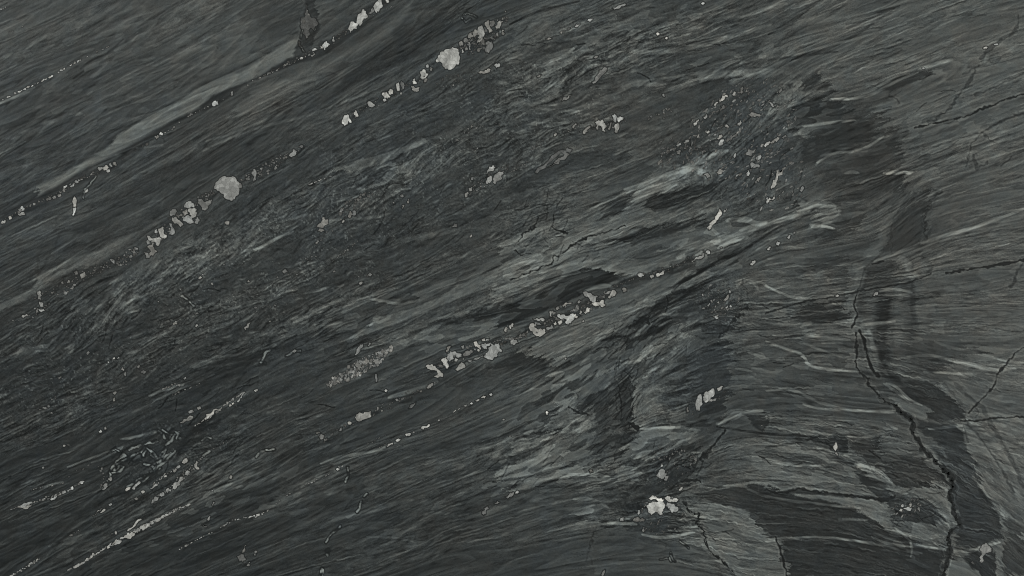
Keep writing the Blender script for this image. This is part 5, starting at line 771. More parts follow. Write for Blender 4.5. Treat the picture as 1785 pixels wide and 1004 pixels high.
# loose flecks of the broken field
rnd = rs(77)
FLECKZ = [(1290,230,110,75,35,260,(78,135),3.2),(1350,310,60,60,50,110,(78,130),3.4),(1190,268,45,24,20,60,(72,115),3.2),(1300,170,70,30,20,60,(70,110),2.8),(1255,525,34,38,60,46,(72,125),2.6),
          (1175,800,40,28,-10,46,(70,118),2.4),(1150,905,50,24,0,40,(65,100),2.4),(1582,884,26,16,20,34,(68,115),2.6),(1160,255,30,14,20,24,(70,105),2.8)]
for cx, cy, rx, ry, a, n, (lo, hi), sz in FLECKZ:
    ca, sa = math.cos(math.radians(a)), -math.sin(math.radians(a))
    for k in range(n):
        r_ = math.sqrt(rnd.rand()); th = rnd.uniform(0, 6.283)
        u, v_ = rx * r_ * math.cos(th), ry * r_ * math.sin(th)
        x, y = cx + u * ca - v_ * sa, cy + u * sa + v_ * ca
        ang = -math.radians(rnd.normal(48, 22)); L = sz * rnd.uniform(.5, 1.7); wd = L * rnd.uniform(.25, .55)
        poly = []
        m = rnd.randint(4, 7)
        for j in range(m):
            t2 = 2 * math.pi * (j + rnd.uniform(-.3, .3)) / m
            xx, yy = L * math.cos(t2) * rnd.uniform(.6, 1.1), wd * math.sin(t2) * rnd.uniform(.6, 1.1)
            poly.append((x + xx * math.cos(ang) - yy * math.sin(ang), y + xx * math.sin(ang) + yy * math.cos(ang)))
        ALLC.append(('loose', poly, lo + (hi - lo) * rnd.rand() ** 1.6, 0))

# ------------------------------------------------------------------ the pattern of the stone on a grid
def srgb2lin(c):
    c = np.clip(c, 0, 1)
    return np.where(c <= .04045, c / 12.92, ((c + .055) / 1.055) ** 2.4)

RELIEF = .9                      # mm of unevenness left by the honing
DETAIL_ALL = BANDS + DARKS + DETAIL
def stone(x0, y0, x1, y1, st):
    nx = int(round((x1 - x0) / st)) + 1; ny = int(round((y1 - y0) / st)) + 1
    X, Y = np.meshgrid(np.linspace(x0, x1, nx, dtype=np.float32), np.linspace(y0, y1, ny, dtype=np.float32))
    # direction field on a coarse grid, then up
    cs = 12.0
    cX, cY = np.meshgrid(np.arange(x0 - cs, x1 + 2 * cs, cs, dtype=np.float32), np.arange(y0 - cs, y1 + 2 * cs, cs, dtype=np.float32))
    a = flow_at(cX, cY)
    fxi = (X - cX[0, 0]) / cs; fyi = (Y - cY[0, 0]) / cs
    c2 = sample(np.cos(2 * a).astype(np.float32), fxi, fyi); s2 = sample(np.sin(2 * a).astype(np.float32), fxi, fyi)
    ang = .5 * np.arctan2(s2, c2)
    def zone(lst):
        z = np.zeros_like(cX)
        for cx, cy, rx, ry, an, v in lst:
            ca, sa = math.cos(math.radians(an)), -math.sin(math.radians(an))
            u = (cX - cx) * ca + (cY - cy) * sa; w = -(cX - cx) * sa + (cY - cy) * ca
            z += v * np.exp(-((u / rx) ** 2 + (w / ry) ** 2) ** 1.3)
        return sample(z.astype(np.float32), fxi, fyi)
    tint = zone(TINT); chaos = np.clip(zone(CHAOS), 0, 1.3)
    # the grain wavers; far more in the crushed zones
    wob = fbm(X, Y, 40, 11, 3) * (.16 + .30 * chaos) + fbm(X, Y, 10, 21, 2) * (.10 + .34 * chaos) + fbm(X, Y, 120, 31, 2) * .12
    an2 = ang + wob
    dx = np.cos(an2).astype(np.float32); dy = (-np.sin(an2)).astype(np.float32)
    sdx = np.cos(ang + .35 * wob).astype(np.float32); sdy = (-np.sin(ang + .35 * wob)).astype(np.float32)
    r1 = rs(5).rand(ny, nx).astype(np.float32)
    k = 1.5 / st
    fine = norm(.7 * norm(lic(r1, dx, dy, .9, max(2, int(4 * k)))) + .7 * norm(r1))
    mid = norm(lic(vnoise(X, Y, 3.4, 41), dx, dy, 1.2, max(2, int(8 * k))))
    mid2 = norm(lic(vnoise(X, Y, 5.6, 44), dx, dy, 1.8, max(2, int(10 * k))))
    big = norm(lic(vnoise(X, Y, 11, 51), sdx, sdy, 3.0, max(2, int(26 * k))))
    huge = norm(lic(vnoise(X, Y, 26, 61), sdx, sdy, 5.0, max(2, int(30 * k))))
    grit = norm(fbm(X, Y, 4.5, 71, 3, .8))
    # feathered coordinates: shapes get torn along the grain
    feath = np.clip(.55 * mid + .45 * big + .25 * fine, -2.2, 2.2)
    side = fbm(X, Y, 14, 81, 3)
    base = sample(np.array(TONE, np.float32), X / 100 + 0 * X, Y / 100)
    L = base + 2; L += 1.2 * huge
    # folded sheets: a sharp pale crest fading to one side, running with the grain
    def sheets(ph):
        fr = ph - np.floor(ph); nxt = clamp01((1 - fr) / .10)
        return (fr ** 1.5) * nxt
    wide = norm(lic(vnoise(X, Y, 40, 63), sdx, sdy, 6.0, max(2, int(34 * k)))) 
    sh1 = sheets(1.15 * huge + .22 * big + .05 * mid2) - .33
    sh2 = sheets(.9 * wide + .25 * huge + .10 * big + .03 * mid2) - .33
    calm = np.ones_like(L)
    Tn = tint + .36 * smooth(clamp01((X - 700) / 800))
    ndx, ndy = -sdy, sdx
    def warped(sl, f):
        return X[sl] + sdx[sl] * f * feath[sl] + ndx[sl] * side[sl] * f * .22, Y[sl] + sdy[sl] * f * feath[sl] + ndy[sl] * side[sl] * f * .22
    def box(pts, m):
        xs = [p[0] for p in pts]; ys = [p[1] for p in pts]
        i0 = int((min(xs) - m - x0) / st); i1 = int((max(xs) + m - x0) / st) + 2
        j0 = int((min(ys) - m - y0) / st); j1 = int((max(ys) + m - y0) / st) + 2
        i0, i1, j0, j1 = max(0, i0), min(nx, i1), max(0, j0), min(ny, j1)
        if i1 <= i0 or j1 <= j0: return None
        return (slice(j0, j1), slice(i0, i1))
    for pts, tone, soft, f, tn, op in DETAIL_ALL:
        raw = op == .88; dk_ = tone < 60
        if raw: f *= 1.5; soft *= 1.2
        if not raw: soft *= .9 if dk_ else .6; f *= .8 if dk_ else .5; op = min(1, op * (1.03 if dk_ else 1.15)); tone = tone + 1 if dk_ else 62 + (tone - 62) * 1.12
        sl = box(pts, soft * 2 + f * 2.6)
        if sl is None: continue
        wx, wy = warped(sl, f)
        sd = poly_sd(wx, wy, pts)
        m = smooth(clamp01(.5 - sd / (2 * soft))) * op
        L[sl] += (tone - L[sl]) * m; calm[sl] *= 1 - .35 * m
        if tn: Tn[sl] += (tn - Tn[sl]) * m * .7
    # dark matrix round the veins
    for f_ in FILL:
        pts, hw = f_[1], f_[2]
        sl = box(pts, hw + 14)
        if sl is None: continue
        q_ = len(pts); ws = [(hw + 3) * (.15 if k_ in (0, q_ - 1) else 1) for k_ in range(q_)]
        sd = seg_dist(X[sl] + 6 * side[sl] + 3 * feath[sl] * sdx[sl], Y[sl] + 6 * side[sl] + 3 * feath[sl] * sdy[sl], pts, ws)
        L[sl] += ((72 if f_[0] == 'grain_bed' else 46) - L[sl]) * smooth(clamp01((1.5 - sd) / 5)) * .62
    # fine structure
    pale = clamp01((L - 55) / 35)
    blot = norm(lic(vnoise(X, Y, 7.5, 55), dx, dy, 1.8, max(2, int(5 * k))))
    quiet = .46 + .54 * clamp01(chaos * 1.4)
    tex = (.040 + .018 * chaos) * mid + .034 * mid2 * (1 + .2 * chaos) + .016 * blot + .042 * big * (1 - .5 * clamp01(chaos)) + .02 * huge + (.062 - .010 * clamp01(chaos)) * fine + (.012 + .034 * chaos) * grit
    patch = smooth(clamp01(.5 + .55 * huge + .5 * vnoise(X, Y, 46, 141)))
    tex = tex * (.60 + .62 * patch) * quiet * (.7 + .3 * calm) + .15 * sh1 * (.4 + .6 * calm) * (1 - .6 * clamp01(chaos)) + .15 * sh2 * calm * (1 - .4 * clamp01(chaos))
    edge = clamp01(1 - np.abs(mid2) / .16) * clamp01(.5 + .8 * big)          # thin pale threads
    edge2 = clamp01(1 - np.abs(big) / .09) * clamp01(.4 + .9 * huge)
    dark = clamp01(1 - np.abs(big + .5 * huge) / .07) * clamp01(.2 - mid2)
    L = L * (1 + tex) + edge * (1.5 + 7 * chaos) * calm + edge2 * 5 * calm - dark * 8 * calm
    # long bright hairs in the pale areas and coarse specks in the crushed ones
    L += clamp01((mid - 1.5) / 1.2) * (3 + 13 * chaos) - clamp01((-mid - 1.4) / 1.2) * 7
    spk = fbm(X, Y, 3.4, 91, 2) + .35 * vnoise(X, Y, 24, 95)
    L += clamp01((spk - .55) / .25) * chaos * 15
    Tn += .35 * vnoise(X, Y, 60, 97) + .25 * huge * .4
    # hundreds of single threads of lighter and darker mineral following the grain
    tr = rs(808)
    jn = 1.6 * vnoise(X, Y, 8, 131) + .8 * vnoise(X, Y, 3.5, 132)
    for cx, cy, rx, ry, an, n, lmin, lmax, amp in THREADS:
        ca, sa = math.cos(math.radians(an)), -math.sin(math.radians(an))
        for q in range(n):
            u, w_ = tr.uniform(-1, 1) * rx, tr.uniform(-1, 1) * ry
            x, y = cx + u * ca - w_ * sa, cy + u * sa + w_ * ca
            ln = tr.uniform(lmin, lmax); hw = tr.uniform(.1, 1.0) * (1.5 if tr.rand() < .15 else 1); d = amp * tr.uniform(.25, 1.0) * (.8 if amp > 15 else 1); neg = tr.rand() < .35
            twin = tr.rand() < .6; du = tr.uniform(-.12, .12)
            if (st > 2 and x0 + 600 < x < x1 - 600 and y0 + 350 < y < y1 - 350) or not (x0 < x < x1 and y0 < y < y1): continue
            pv = patch[int((y - y0) / st), int((x - x0) / st)]
            if pv < tr.uniform(.1, .75): continue
            if tr.rand() < .3: ln *= 1.9; hw *= .7
            pl_ = [(x, y)]
            for t in range(int(ln / 4)):
                ii = min(max(int((x - x0) / st), 0), nx - 1); jj = min(max(int((y - y0) / st), 0), ny - 1)
                a_ = an2[jj, ii] * .6 + ang[jj, ii] * .4 + du; x += 4 * math.cos(a_); y -= 4 * math.sin(a_); pl_.append((x, y))
            if len(pl_) < 3: continue
            sl = box(pl_, 6)
            if sl is None: continue
            m_ = len(pl_); ws = [hw * math.sin(math.pi * (k_ + .3) / (m_ - .4)) - .35 for k_ in range(m_)]
            sd = seg_dist(X[sl] + jn[sl], Y[sl] - jn[sl], pl_, ws)
            L[sl] += (-.8 * d if neg else d) * smooth(clamp01(1 - sd / 1.5))
            if twin and not neg:
                sd = seg_dist(X[sl] - 1.0 + jn[sl], Y[sl] - 2.3 - jn[sl], pl_, ws)
                L[sl] -= .55 * d * smooth(clamp01(1 - sd / 1.6))
    for pts, hw, d, soft, f, tn in STREAKS:
        for _ in range(2):                       # round the corners
            if len(pts) > 2: pts = [pts[0]] + [q for a_, b_ in zip(pts, pts[1:]) for q in ((a_[0] * .75 + b_[0] * .25, a_[1] * .75 + b_[1] * .25), (a_[0] * .25 + b_[0] * .75, a_[1] * .25 + b_[1] * .75))] + [pts[-1]]
        sl = box(pts, hw + soft * 2 + f * 2.6)
        if sl is None: continue
        wx, wy = warped(sl, f * .35)
        n = len(pts); ws = [hw * (.25 + .75 * math.sin(math.pi * (k + .35) / (n - 1 + .7))) for k in range(n)]
        sd = seg_dist(wx, wy, pts, ws)
        m = smooth(clamp01(1 - sd / (soft + .8)))
        L[sl] += d * m * (.72 + .22 * mid[sl])
    # torn plates and thin dark hair cracks
    flk = norm(lic(vnoise(X, Y, 9.5, 57), dx, dy, 2.0, max(2, int(7 * k))))
    for cx, cy, rx, ry, an, amp, up in FLAKES:
        sl = box([(cx - rx, cy - rx), (cx + rx, cy + rx)], 30)
        if sl is None: continue
        ca, sa = math.cos(math.radians(an)), -math.sin(math.radians(an))
        u = (X[sl] - cx) * ca + (Y[sl] - cy) * sa; w = -(X[sl] - cx) * sa + (Y[sl] - cy) * ca
        z = np.exp(-((u / rx) ** 2 + (w / ry) ** 2) ** 2)
        fl = .45 * big[sl] + .8 * flk[sl] + .3 * mid2[sl] + .3 * mid[sl]
        L[sl] += amp * 1.1 * z * smooth(clamp01((fl - up) / .2)) * (.8 + .2 * clamp01(1.5 - np.abs(fl - up) * 1.2))
        L[sl] -= abs(amp) * .45 * z * smooth(clamp01((-fl - .7) / .4))
    Hh = ((.10 + .10 * clamp01(chaos)) * mid + .16 * mid2 + .14 * blot + (.05 + .12 * clamp01(chaos)) * grit + .16 * big).astype(np.float32)
    Hh = np.clip(Hh * RELIEF, -.9, .9)
    hr = rs(321); hair = []
    for cx, cy, rx, ry, n, amin, amax in HAIRS:
        for q in range(n):
            x = cx + hr.uniform(-rx, rx); y = cy + hr.uniform(-ry, ry); a_ = math.radians(hr.uniform(amin, amax)); pl_ = [(x, y)]
            for t in range(hr.randint(3, 7)):
                a_ += hr.uniform(-.35, .35); x += 5 * math.cos(a_); y -= 5 * math.sin(a_); pl_.append((x, y))
            hair.append((pl_, hr.uniform(.4, 1.3), hr.uniform(10, 22)))
    for pl_, hw, d in hair:
        sl = box(pl_, 6)
        if sl is None: continue
        sd = seg_dist(X[sl], Y[sl], pl_)
        L[sl] -= d * smooth(clamp01((hw + .7 - sd) / 1.3))
    jx = fbm(X, Y, 7, 101, 2); jy = fbm(X, Y, 7, 111, 2); brk = fbm(X, Y, 12, 121, 2)
    for pts, hw, jag, s in CRACKS:
        if s <= 0: continue
        sl = box(pts, hw + 6 + jag * 2)
        if sl is None: continue
        sd = seg_dist(X[sl] + jx[sl] * jag * 1.6, Y[sl] + jy[sl] * jag * 1.6, pts)
        m = smooth(clamp01((hw * (1 + .9 * brk[sl]) + .9 - sd) / (1.6 if s > .65 else 3))) * s
        L[sl] += (33 - L[sl]) * m * (.9 if s > .65 else .62)
        Hh[sl] = np.minimum(Hh[sl], -.35 * m)
        m2 = clamp01(1 - np.abs(sd - hw - 2.2) / 1.6) * s
        L[sl] += 5 * m2
    for pts in SEAMS:
        sl = box(pts, 14)
        if sl is not None: Hh[sl] *= clamp01((seg_dist(X[sl], Y[sl], pts) - 5) / 4)
        if sl is None: continue
        sd = seg_dist(X[sl] + jx[sl] * 4, Y[sl] + jy[sl] * 4, pts, [p[2] for p in pts])
        L[sl] += (40 - L[sl]) * smooth(clamp01(1 - (sd + 1.6 + 2.5 * brk[sl]) / 2.0)) * .75
        L[sl] += 12 * clamp01(1 - np.abs(sd - 3.4 - 2 * brk[sl]) / 2.0) * clamp01(.6 + jx[sl])
    for pts, w in TANGLE:
        sl = box(pts, 8)
        if sl is None: continue
        sd = seg_dist(X[sl] + jx[sl] * 1.6, Y[sl] + jy[sl] * 1.6, pts)
        L[sl] += (41 - L[sl]) * .7 * smooth(clamp01((w + 3 - sd) / 2))
        L[sl] += (102 + 10 * mid[sl] - L[sl]) * smooth(clamp01((w * .9 * (1 + 1.1 * brk[sl]) + .5 - sd) / 1.3)) * .85 * clamp01(.8 + 1.4 * jx[sl] + .3 * mid[sl])
    # dark rims round the crystals
    for key, poly, tone, ar in ALLC:
        sl = box(poly, 5)
        if sl is None: continue
        sd = poly_sd(X[sl], Y[sl], poly)
        k_ = .8 if ar > 12 else (.55 if ar > 0 else (.12 if key == 'loose' else .28))
        m = smooth(clamp01(1 - (sd - .2) / (2.4 if ar > 12 else 1.8))) * k_
        L[sl] += (40 - L[sl]) * m
        Hh[sl] *= 1 - smooth(clamp01(1 - (sd - .6) / 2.5))
    # crisp grain: local contrast of the polished minerals
    def blur(a, n):
        for _ in range(2):
            p = np.pad(a, n, mode='edge'); c_ = np.cumsum(p, 0, dtype=np.float64); a = (c_[2 * n:] - np.vstack([np.zeros((1, p.shape[1])), c_[:-2 * n - 1]])) / (2 * n + 1)
            c_ = np.cumsum(a, 1); a = (c_[:, 2 * n:] - np.hstack([np.zeros((a.shape[0], 1)), c_[:, :-2 * n - 1]])) / (2 * n + 1)
        return a.astype(np.float32)
    if st < 4: L = L + 1.3 * (L - blur(L, 1)) + .5 * (L - blur(L, 4))
    mean_ = blur(L, 9)
    L = mean_ + (L - mean_) * (.96 - .18 * clamp01(chaos)) 
    L = np.where(L < 46, 46 + (L - 46) * .7, L)
    L = np.clip(L, 31, 150)
    Tn = .55 * Tn + .30 * vnoise(X, Y, 17, 98) + .2 * vnoise(X, Y, 6, 99)
    Tn = np.clip(Tn, -.65, 1.1); pl = clamp01((L - 62) / 40)
    # tint -> rgb: cool blue-grey .. green-grey .. brown-grey
    r = L * (.958 + .040 * Tn + .012 * pl); g = L * (1.014 - .008 * np.abs(Tn)); b = L * (.997 - .038 * Tn - .020 * pl)
    return X, Y, np.stack([r, g, b], -1), Hh

def albedo(rgb):
    lin = srgb2lin(rgb / 255.0)
    return np.clip((lin - VEIL) / GAIN, .002, .9)

# ------------------------------------------------------------------ materials
def new_mat(name):
    m = bpy.data.materials.new(name); m.use_nodes = True
    return m, m.node_tree, m.node_tree.nodes["Principled BSDF"]

def stone_material(name, rough, grain, bump, facet=False):
    m, nt, bs = new_mat(name)
    N = nt.nodes.new; Lk = nt.links.new
    at = N('ShaderNodeAttribute'); at.attribute_name = 'stone_colour'
    tc = N('ShaderNodeTexCoord')
    n1 = N('ShaderNodeTexNoise'); n1.inputs['Scale'].default_value = 520; n1.inputs['Detail'].default_value = 3; n1.inputs['Roughness'].default_value = .7
    Lk(tc.outputs['Object'], n1.inputs['Vector'])
    mr = N('ShaderNodeMapRange'); mr.inputs[3].default_value = 1 - grain; mr.inputs[4].default_value = 1 + grain
    mr.inputs[1].default_value = .28; mr.inputs[2].default_value = .72
    Lk(n1.outputs['Fac'], mr.inputs[0])
    mul = N('ShaderNodeVectorMath'); mul.operation = 'SCALE'
    Lk(at.outputs['Color'], mul.inputs[0]); Lk(mr.outputs[0], mul.inputs['Scale'])
    out = mul.outputs[0]
    if facet:
        # healed fractures and clouding inside the crystals
        wn = N('ShaderNodeTexNoise'); wn.inputs['Scale'].default_value = 90; wn.inputs['Detail'].default_value = 2
        Lk(tc.outputs['Object'], wn.inputs['Vector'])
        mx = N('ShaderNodeVectorMath'); mx.operation = 'MULTIPLY_ADD'; mx.inputs[1].default_value = (.012, .012, .0)
        Lk(wn.outputs['Color'], mx.inputs[0]); Lk(tc.outputs['Object'], mx.inputs[2])
        vo = N('ShaderNodeTexVoronoi'); vo.feature = 'DISTANCE_TO_EDGE'; vo.inputs['Scale'].default_value = 150
        Lk(mx.outputs[0], vo.inputs['Vector'])
        r2 = N('ShaderNodeMapRange'); r2.inputs[1].default_value = .0; r2.inputs[2].default_value = .10; r2.inputs[3].default_value = .70; r2.inputs[4].default_value = 1.0
        Lk(vo.outputs['Distance'], r2.inputs[0])
        vc = N('ShaderNodeTexVoronoi'); vc.inputs['Scale'].default_value = 150
        Lk(mx.outputs[0], vc.inputs['Vector'])
        sp = N('ShaderNodeSeparateColor'); Lk(vc.outputs['Color'], sp.inputs[0])
        r3 = N('ShaderNodeMapRange'); r3.inputs[3].default_value = .82; r3.inputs[4].default_value = 1.3
        Lk(sp.outputs[0], r3.inputs[0])
        cl = N('ShaderNodeMath'); cl.operation = 'MULTIPLY'; Lk(r2.outputs[0], cl.inputs[0]); Lk(r3.outputs[0], cl.inputs[1])
        m2 = N('ShaderNodeVectorMath'); m2.operation = 'SCALE'
        Lk(out, m2.inputs[0]); Lk(cl.outputs[0], m2.inputs['Scale']); out = m2.outputs[0]
    Lk(out, bs.inputs['Base Color'])
    rr = N('ShaderNodeMapRange'); rr.inputs[3].default_value = rough - .06; rr.inputs[4].default_value = rough + .08
    n2 = N('ShaderNodeTexNoise'); n2.inputs['Scale'].default_value = 60; n2.inputs['Detail'].default_value = 4
    Lk(tc.outputs['Object'], n2.inputs['Vector']); Lk(n2.outputs['Fac'], rr.inputs[0]); Lk(rr.outputs[0], bs.inputs['Roughness'])
    bs.inputs['Specular IOR Level'].default_value = .12
    if bump:
        bp = N('ShaderNodeBump'); bp.inputs['Strength'].default_value = bump; bp.inputs['Distance'].default_value = .0006
        Lk(n1.outputs['Fac'], bp.inputs['Height']); Lk(bp.outputs[0], bs.inputs['Normal'])
    return m

MAT_STONE = stone_material("dark_honed_stone", .52, .11, .12)
MAT_QUARTZ = stone_material("pale_quartz", .42, .12, .15, facet=True)
MAT_SEAM = stone_material("black_seam_mineral", .6, .18, .2)

def edge_material():
    m, nt, bs = new_mat("sawn_stone_edge")
    tc = nt.nodes.new('ShaderNodeTexCoord'); n = nt.nodes.new('ShaderNodeTexNoise'); n.inputs['Scale'].default_value = 40; n.inputs['Detail'].default_value = 6
    cr = nt.nodes.new('ShaderNodeValToRGB'); cr.color_ramp.elements[0].color = (.03, .034, .034, 1); cr.color_ramp.elements[1].color = (.07, .075, .072, 1)
    nt.links.new(tc.outputs['Object'], n.inputs['Vector']); nt.links.new(n.outputs['Fac'], cr.inputs[0]); nt.links.new(cr.outputs[0], bs.inputs['Base Color'])
    bs.inputs['Roughness'].default_value = .7
    return m
MAT_EDGE = edge_material()

# ------------------------------------------------------------------ slab body mesh
SX0, SY0, SX1, SY1 = -707.5, -448.0, 2492.5, 1452.0        # 3.2 m x 1.9 m slab
IX0, IY0, ST = -90.0, -90.0, 1.3
NXI = int(math.ceil((1785 + 90 - IX0) / ST)); NYI = int(math.ceil((1004 + 90 - IY0) / ST))
IX1, IY1 = IX0 + NXI * ST, IY0 + NYI * ST

def grid_faces(nx, ny, off):
    i = np.arange(nx - 1); j = np.arange(ny - 1)
    I, Jg = np.meshgrid(i, j)
    a = (Jg * nx + I + off).ravel()
    return np.stack([a, a + nx, a + nx + 1, a + 1], 1)

def build_slab():
    verts, cols, faces = [], [], []
    off = 0
    X, Y, rgb, Hh = stone(IX0, IY0, IX1, IY1, ST)
    ny, nx = X.shape
    edge_ = np.minimum(np.minimum(np.arange(nx)[None, :], np.arange(nx)[None, ::-1]), np.minimum(np.arange(ny)[:, None], np.arange(ny)[::-1][:, None])) / 6.0
    Z = TOP + Hh * clamp01(edge_) * MM      # flat again where the coarser sheets butt against it
    verts.append(np.stack([(X - CX) * MM, (CY - Y) * MM, Z], -1).reshape(-1, 3)); cols.append(albedo(rgb).reshape(-1, 3)); faces.append(grid_faces(nx, ny, off)); off += nx * ny
    # the rest of the slab, beyond the picture: four coarser sheets butted against the inner one
    Xo, Yo, ro, _ = stone(SX0, SY0, SX1, SY1, 3.0)
    oy, ox = Xo.shape
    alb = albedo(ro)
    def pick(x, y):
        fx = (x - SX0) / (SX1 - SX0) * (ox - 1); fy = (y - SY0) / (SY1 - SY0) * (oy - 1)
        return np.stack([sample(np.ascontiguousarray(alb[..., c]).astype(np.float32), fx, fy) for c in range(3)], -1)
    for (a0, b0, a1, b1) in ((SX0, SY0, SX1, IY0), (SX0, IY1, SX1, SY1), (SX0, IY0, IX0, IY1), (IX1, IY0, SX1, IY1)):
        n1 = int((a1 - a0) / 3) + 1; n2 = int((b1 - b0) / 3) + 1
        gx, gy = np.meshgrid(np.linspace(a0, a1, n1), np.linspace(b0, b1, n2))
        verts.append(np.stack([(gx - CX) * MM, (CY - gy) * MM, np.full_like(gx, TOP)], -1).reshape(-1, 3)); cols.append(pick(gx, gy).reshape(-1, 3)); faces.append(grid_faces(n1, n2, off)); off += n1 * n2
    nsurf = sum(len(f) for f in faces)
    # sawn sides and underside
    c = [((SX0 - CX) * MM, (CY - SY1) * MM), ((SX1 - CX) * MM, (CY - SY1) * MM), ((SX1 - CX) * MM, (CY - SY0) * MM), ((SX0 - CX) * MM, (CY - SY0) * MM)]
    verts.append(np.array([(x, y, 0) for x, y in c] + [(x, y, TOP) for x, y in c]))
    cols.append(np.full((8, 3), .05))
    o = off
    faces.append(np.array([[o, o + 3, o + 2, o + 1]] + [[o + k, o + (k + 1) % 4, o + 4 + (k + 1) % 4, o + 4 + k] for k in range(4)]))
    Vv = np.concatenate(verts).astype(np.float32); Cc_ = np.concatenate(cols); Ff = np.concatenate(faces).astype(np.int32)
    me = bpy.data.meshes.new("stone_slab")
    me.vertices.add(len(Vv)); me.vertices.foreach_set("co", Vv.ravel())
    me.loops.add(len(Ff) * 4); me.loops.foreach_set("vertex_index", Ff.ravel())
    me.polygons.add(len(Ff)); me.polygons.foreach_set("loop_start", np.arange(0, len(Ff) * 4, 4, dtype=np.int32))
    me.polygons.foreach_set("loop_total", np.full(len(Ff), 4, np.int32))
    me.materials.append(MAT_STONE); me.materials.append(MAT_EDGE)
    mi = np.zeros(len(Ff), np.int32); mi[nsurf:] = 1
    me.polygons.foreach_set("material_index", mi)
    sm = np.ones(len(Ff), bool); sm[nsurf:] = False; me.polygons.foreach_set("use_smooth", sm)
    at = me.color_attributes.new("stone_colour", 'FLOAT_COLOR', 'POINT')
    rgba = np.ones((len(Vv), 4), np.float32); rgba[:, :3] = Cc_
    at.data.foreach_set("color", rgba.ravel())
    me.update(calc_edges=True)
    o = bpy.data.objects.new("stone_slab", me)
    SC.collection.objects.link(o)
    return o

slab = build_slab()
slab["label"] = "dark grey-green honed stone slab streaked with slanting grain, pale quartz veins and black fissures"
slab["category"] = "stone slab"
slab["kind"] = "thing"

# ------------------------------------------------------------------ crystals, veins and seams as parts of the slab
def crystal_rgb(tone, rnd):
    t = rnd.uniform(-.2, 1)
    return np.array([tone * (.985 + .02 * t), tone, tone * (.972 - .02 * t)])

def mesh_of(name, polys, mat, parent, seed, h=.5, inset=.7):
    rnd = rs(seed); vs = []; fs = []; cs = []
    for poly, tone in polys:
        if area2(poly) > 0: poly = poly[::-1]            # y points down in the drawing
        n = len(poly); b = len(vs)
        cx = sum(p[0] for p in poly) / n; cy = sum(p[1] for p in poly) / n
        size = math.sqrt(abs(area2(poly)) / 2 + .01)
        ins = min(inset * 1.3, size * .15); hh = min(h, size * .12) * rnd.uniform(.6, 1.2)
        rgb = crystal_rgb(tone, rnd); rim = rgb * (.60 if size > 6 else .84)
        inner = []
        for k in range(n):
            p0, p1, p2 = poly[k - 1], poly[k], poly[(k + 1) % n]
            e1 = (p1[0] - p0[0], p1[1] - p0[1]); e2 = (p2[0] - p1[0], p2[1] - p1[1])
            nx_, ny_ = -(e1[1] + e2[1]), (e1[0] + e2[0])   # inward side for this winding
            l = math.hypot(nx_, ny_) or 1
            qx, qy = p1[0] + nx_ / l * ins, p1[1] + ny_ / l * ins
            # keep it inward whatever the corner
            if (qx - cx) ** 2 + (qy - cy) ** 2 > (p1[0] - cx) ** 2 + (p1[1] - cy) ** 2:
                qx, qy = p1[0] + (cx - p1[0]) * ins / (size + .1), p1[1] + (cy - p1[1]) * ins / (size + .1)
            inner.append((qx, qy))
        for p in poly: vs.append(W(p[0], p[1], -.6)); cs.append(rim)
        for p in poly: vs.append(W(p[0], p[1], .06)); cs.append(rim)
        for p in inner: vs.append(W(p[0], p[1], hh + .02)); cs.append(rgb * rnd.uniform(.84, 1.10))
        for k in range(n):
            k2 = (k + 1) % n
            fs.append((b + k, b + k2, b + n + k2, b + n + k)); fs.append((b + n + k, b + n + k2, b + 2 * n + k2, b + 2 * n + k))
        fs.append(tuple(b + 2 * n + k for k in range(n)))
    me = bpy.data.meshes.new(name); me.from_pydata(vs, [], fs); me.materials.append(mat)
    at = me.color_attributes.new("stone_colour", 'FLOAT_COLOR', 'POINT')
    rgba = np.ones((len(vs), 4), np.float32); rgba[:, :3] = albedo(np.array(cs))
    at.data.foreach_set("color", rgba.ravel()); me.update()
    o = bpy.data.objects.new(name, me); SC.collection.objects.link(o); o.parent = parent
    return o

VEIN_LABEL = {'upper': 'long broken white quartz vein from top edge to left edge', 'sliver': 'small upright white crystal sliver',
 'bead_string': 'dotted line of tiny white beads', 'centre': 'blocky white vein in a dark band at the centre', 'white_knot': 'brightest white knot near the lower edge',
 'loose': 'cloud of small pale flecks'}
seed = 500
areas = sorted((c[3] for c in ALLC), reverse=True)
BIG = areas[99]                    # the hundred largest crystals are pieces of their own
for key in list(VEINS) + ['loose']:
    mine = [c for c in ALLC if c[0] == key]
    small = [(p, t) for _, p, t, ar in mine if ar < BIG]
    large = [(p, t) for _, p, t, ar in mine if ar >= BIG]
    seed += 1
    if key == 'loose':
        root = mesh_of('mineral_flecks', small, MAT_QUARTZ, slab, seed); root['kind'] = 'stuff'
    else:
        xs = [q[0] for _, p, _, _ in mine for q in p]; ys = [q[1] for _, p, _, _ in mine for q in p]
        root = bpy.data.objects.new('quartz_vein', None); root.empty_display_size = .05
        root.location = W(sum(xs) / len(xs), sum(ys) / len(ys)); SC.collection.objects.link(root); root.parent = slab
        bpy.context.view_layer.update(); inv = root.matrix_world.inverted()
        if small:
            g = mesh_of('vein_grains', small, MAT_QUARTZ, root, seed); g['kind'] = 'stuff'; g.matrix_parent_inverse = inv
        for p, t in large:
            seed += 1
            c = mesh_of('crystal', [(p, t)], MAT_QUARTZ, root, seed); c.matrix_parent_inverse = inv
    if key in VEIN_LABEL: root['label'] = VEIN_LABEL[key]

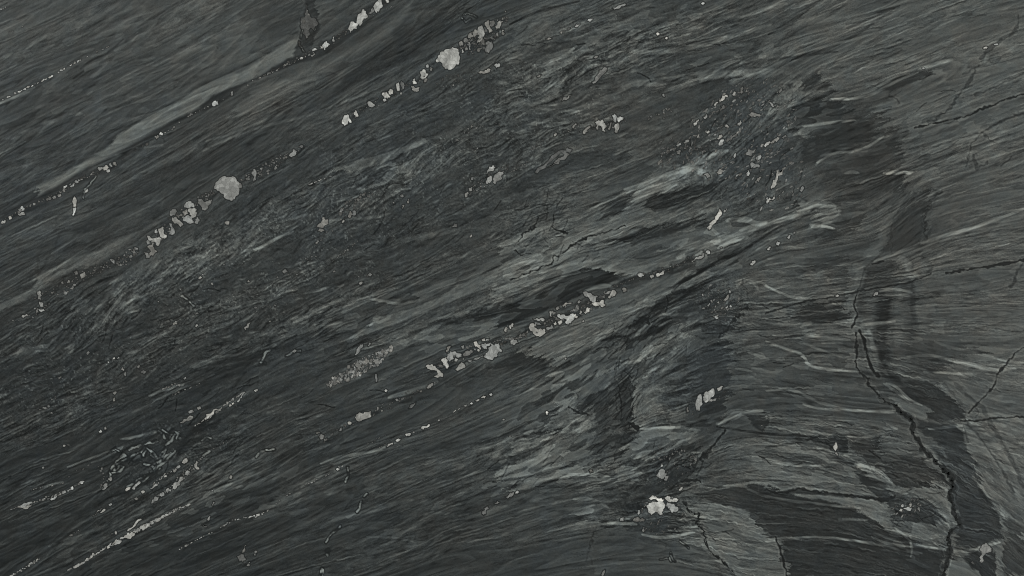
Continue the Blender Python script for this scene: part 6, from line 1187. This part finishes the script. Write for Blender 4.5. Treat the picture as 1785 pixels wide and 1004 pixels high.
def seam_polys(pts, seed):
    """a black stylolite seam: one ragged ribbon"""
    rnd = rs(seed); left, right = [], []
    dense = []
    for k in range(len(pts) - 1):
        a, b = pts[k], pts[k + 1]; m = 6
        for j in range(m):
            t = j / m; dense.append((a[0] + (b[0] - a[0]) * t + rnd.normal() * 1.3, a[1] + (b[1] - a[1]) * t + rnd.normal() * .8, a[2] + (b[2] - a[2]) * t))
    dense.append(pts[-1])
    for k, (x, y, w) in enumerate(dense):
        a = dense[max(0, k - 1)]; b = dense[min(len(dense) - 1, k + 1)]
        ux, uy = b[0] - a[0], b[1] - a[1]; l = math.hypot(ux, uy) or 1
        w1 = w * (rnd.uniform(.5, 1.15) if rnd.rand() > .45 else .12); w2 = w * (rnd.uniform(.3, .8) if rnd.rand() > .6 else .05)
        left.append((x - uy / l * w1, y + ux / l * w1)); right.append((x + uy / l * w2, y - ux / l * w2))
    return left, right
for si, pts in enumerate(SEAMS):
    l, r = seam_polys(pts, 900 + si); vs = []; fs = []; n = len(l)
    for k in range(n):
        vs += [W(*l[k], -.4), W(*l[k], .05), W(*r[k], .05), W(*r[k], -.4)]
        if k:
            a = 4 * (k - 1); b = 4 * k
            for q in range(3): fs.append((a + q, b + q, b + q + 1, a + q + 1))
    me = bpy.data.meshes.new('dark_seam'); me.from_pydata(vs, [], fs); me.materials.append(MAT_SEAM)
    at = me.color_attributes.new("stone_colour", 'FLOAT_COLOR', 'POINT')
    rgba = np.ones((len(vs), 4), np.float32); rgba[:, :3] = albedo(np.array([[31, 33, 32]] * len(vs), float))
    at.data.foreach_set("color", rgba.ravel()); me.update()
    o = bpy.data.objects.new('dark_seam', me); SC.collection.objects.link(o); o.parent = slab
    o['label'] = ['jagged black seam down the lower right', 'lumpy black seam end at the bottom edge', 'short zigzag black seam beside the white knot'][si]

# ------------------------------------------------------------------ the plain surface the slab lies on
fm, nt, bs = new_mat("concrete")
tc = nt.nodes.new('ShaderNodeTexCoord'); nz = nt.nodes.new('ShaderNodeTexNoise'); nz.inputs['Scale'].default_value = 6; nz.inputs['Detail'].default_value = 8
cr = nt.nodes.new('ShaderNodeValToRGB'); cr.color_ramp.elements[0].color = (.16, .16, .155, 1); cr.color_ramp.elements[1].color = (.28, .28, .27, 1)
nt.links.new(tc.outputs['Object'], nz.inputs['Vector']); nt.links.new(nz.outputs['Fac'], cr.inputs[0]); nt.links.new(cr.outputs[0], bs.inputs['Base Color']); bs.inputs['Roughness'].default_value = .85
me = bpy.data.meshes.new("ground"); me.from_pydata([(-6, -6, 0), (6, -6, 0), (6, 6, 0), (-6, 6, 0)], [], [(0, 1, 2, 3)]); me.materials.append(fm)
gr = bpy.data.objects.new("ground", me); gr["kind"] = "structure"; SC.collection.objects.link(gr)
gr.location.z = -.002
print("crystals", len(ALLC), "vertices", len(slab.data.vertices))
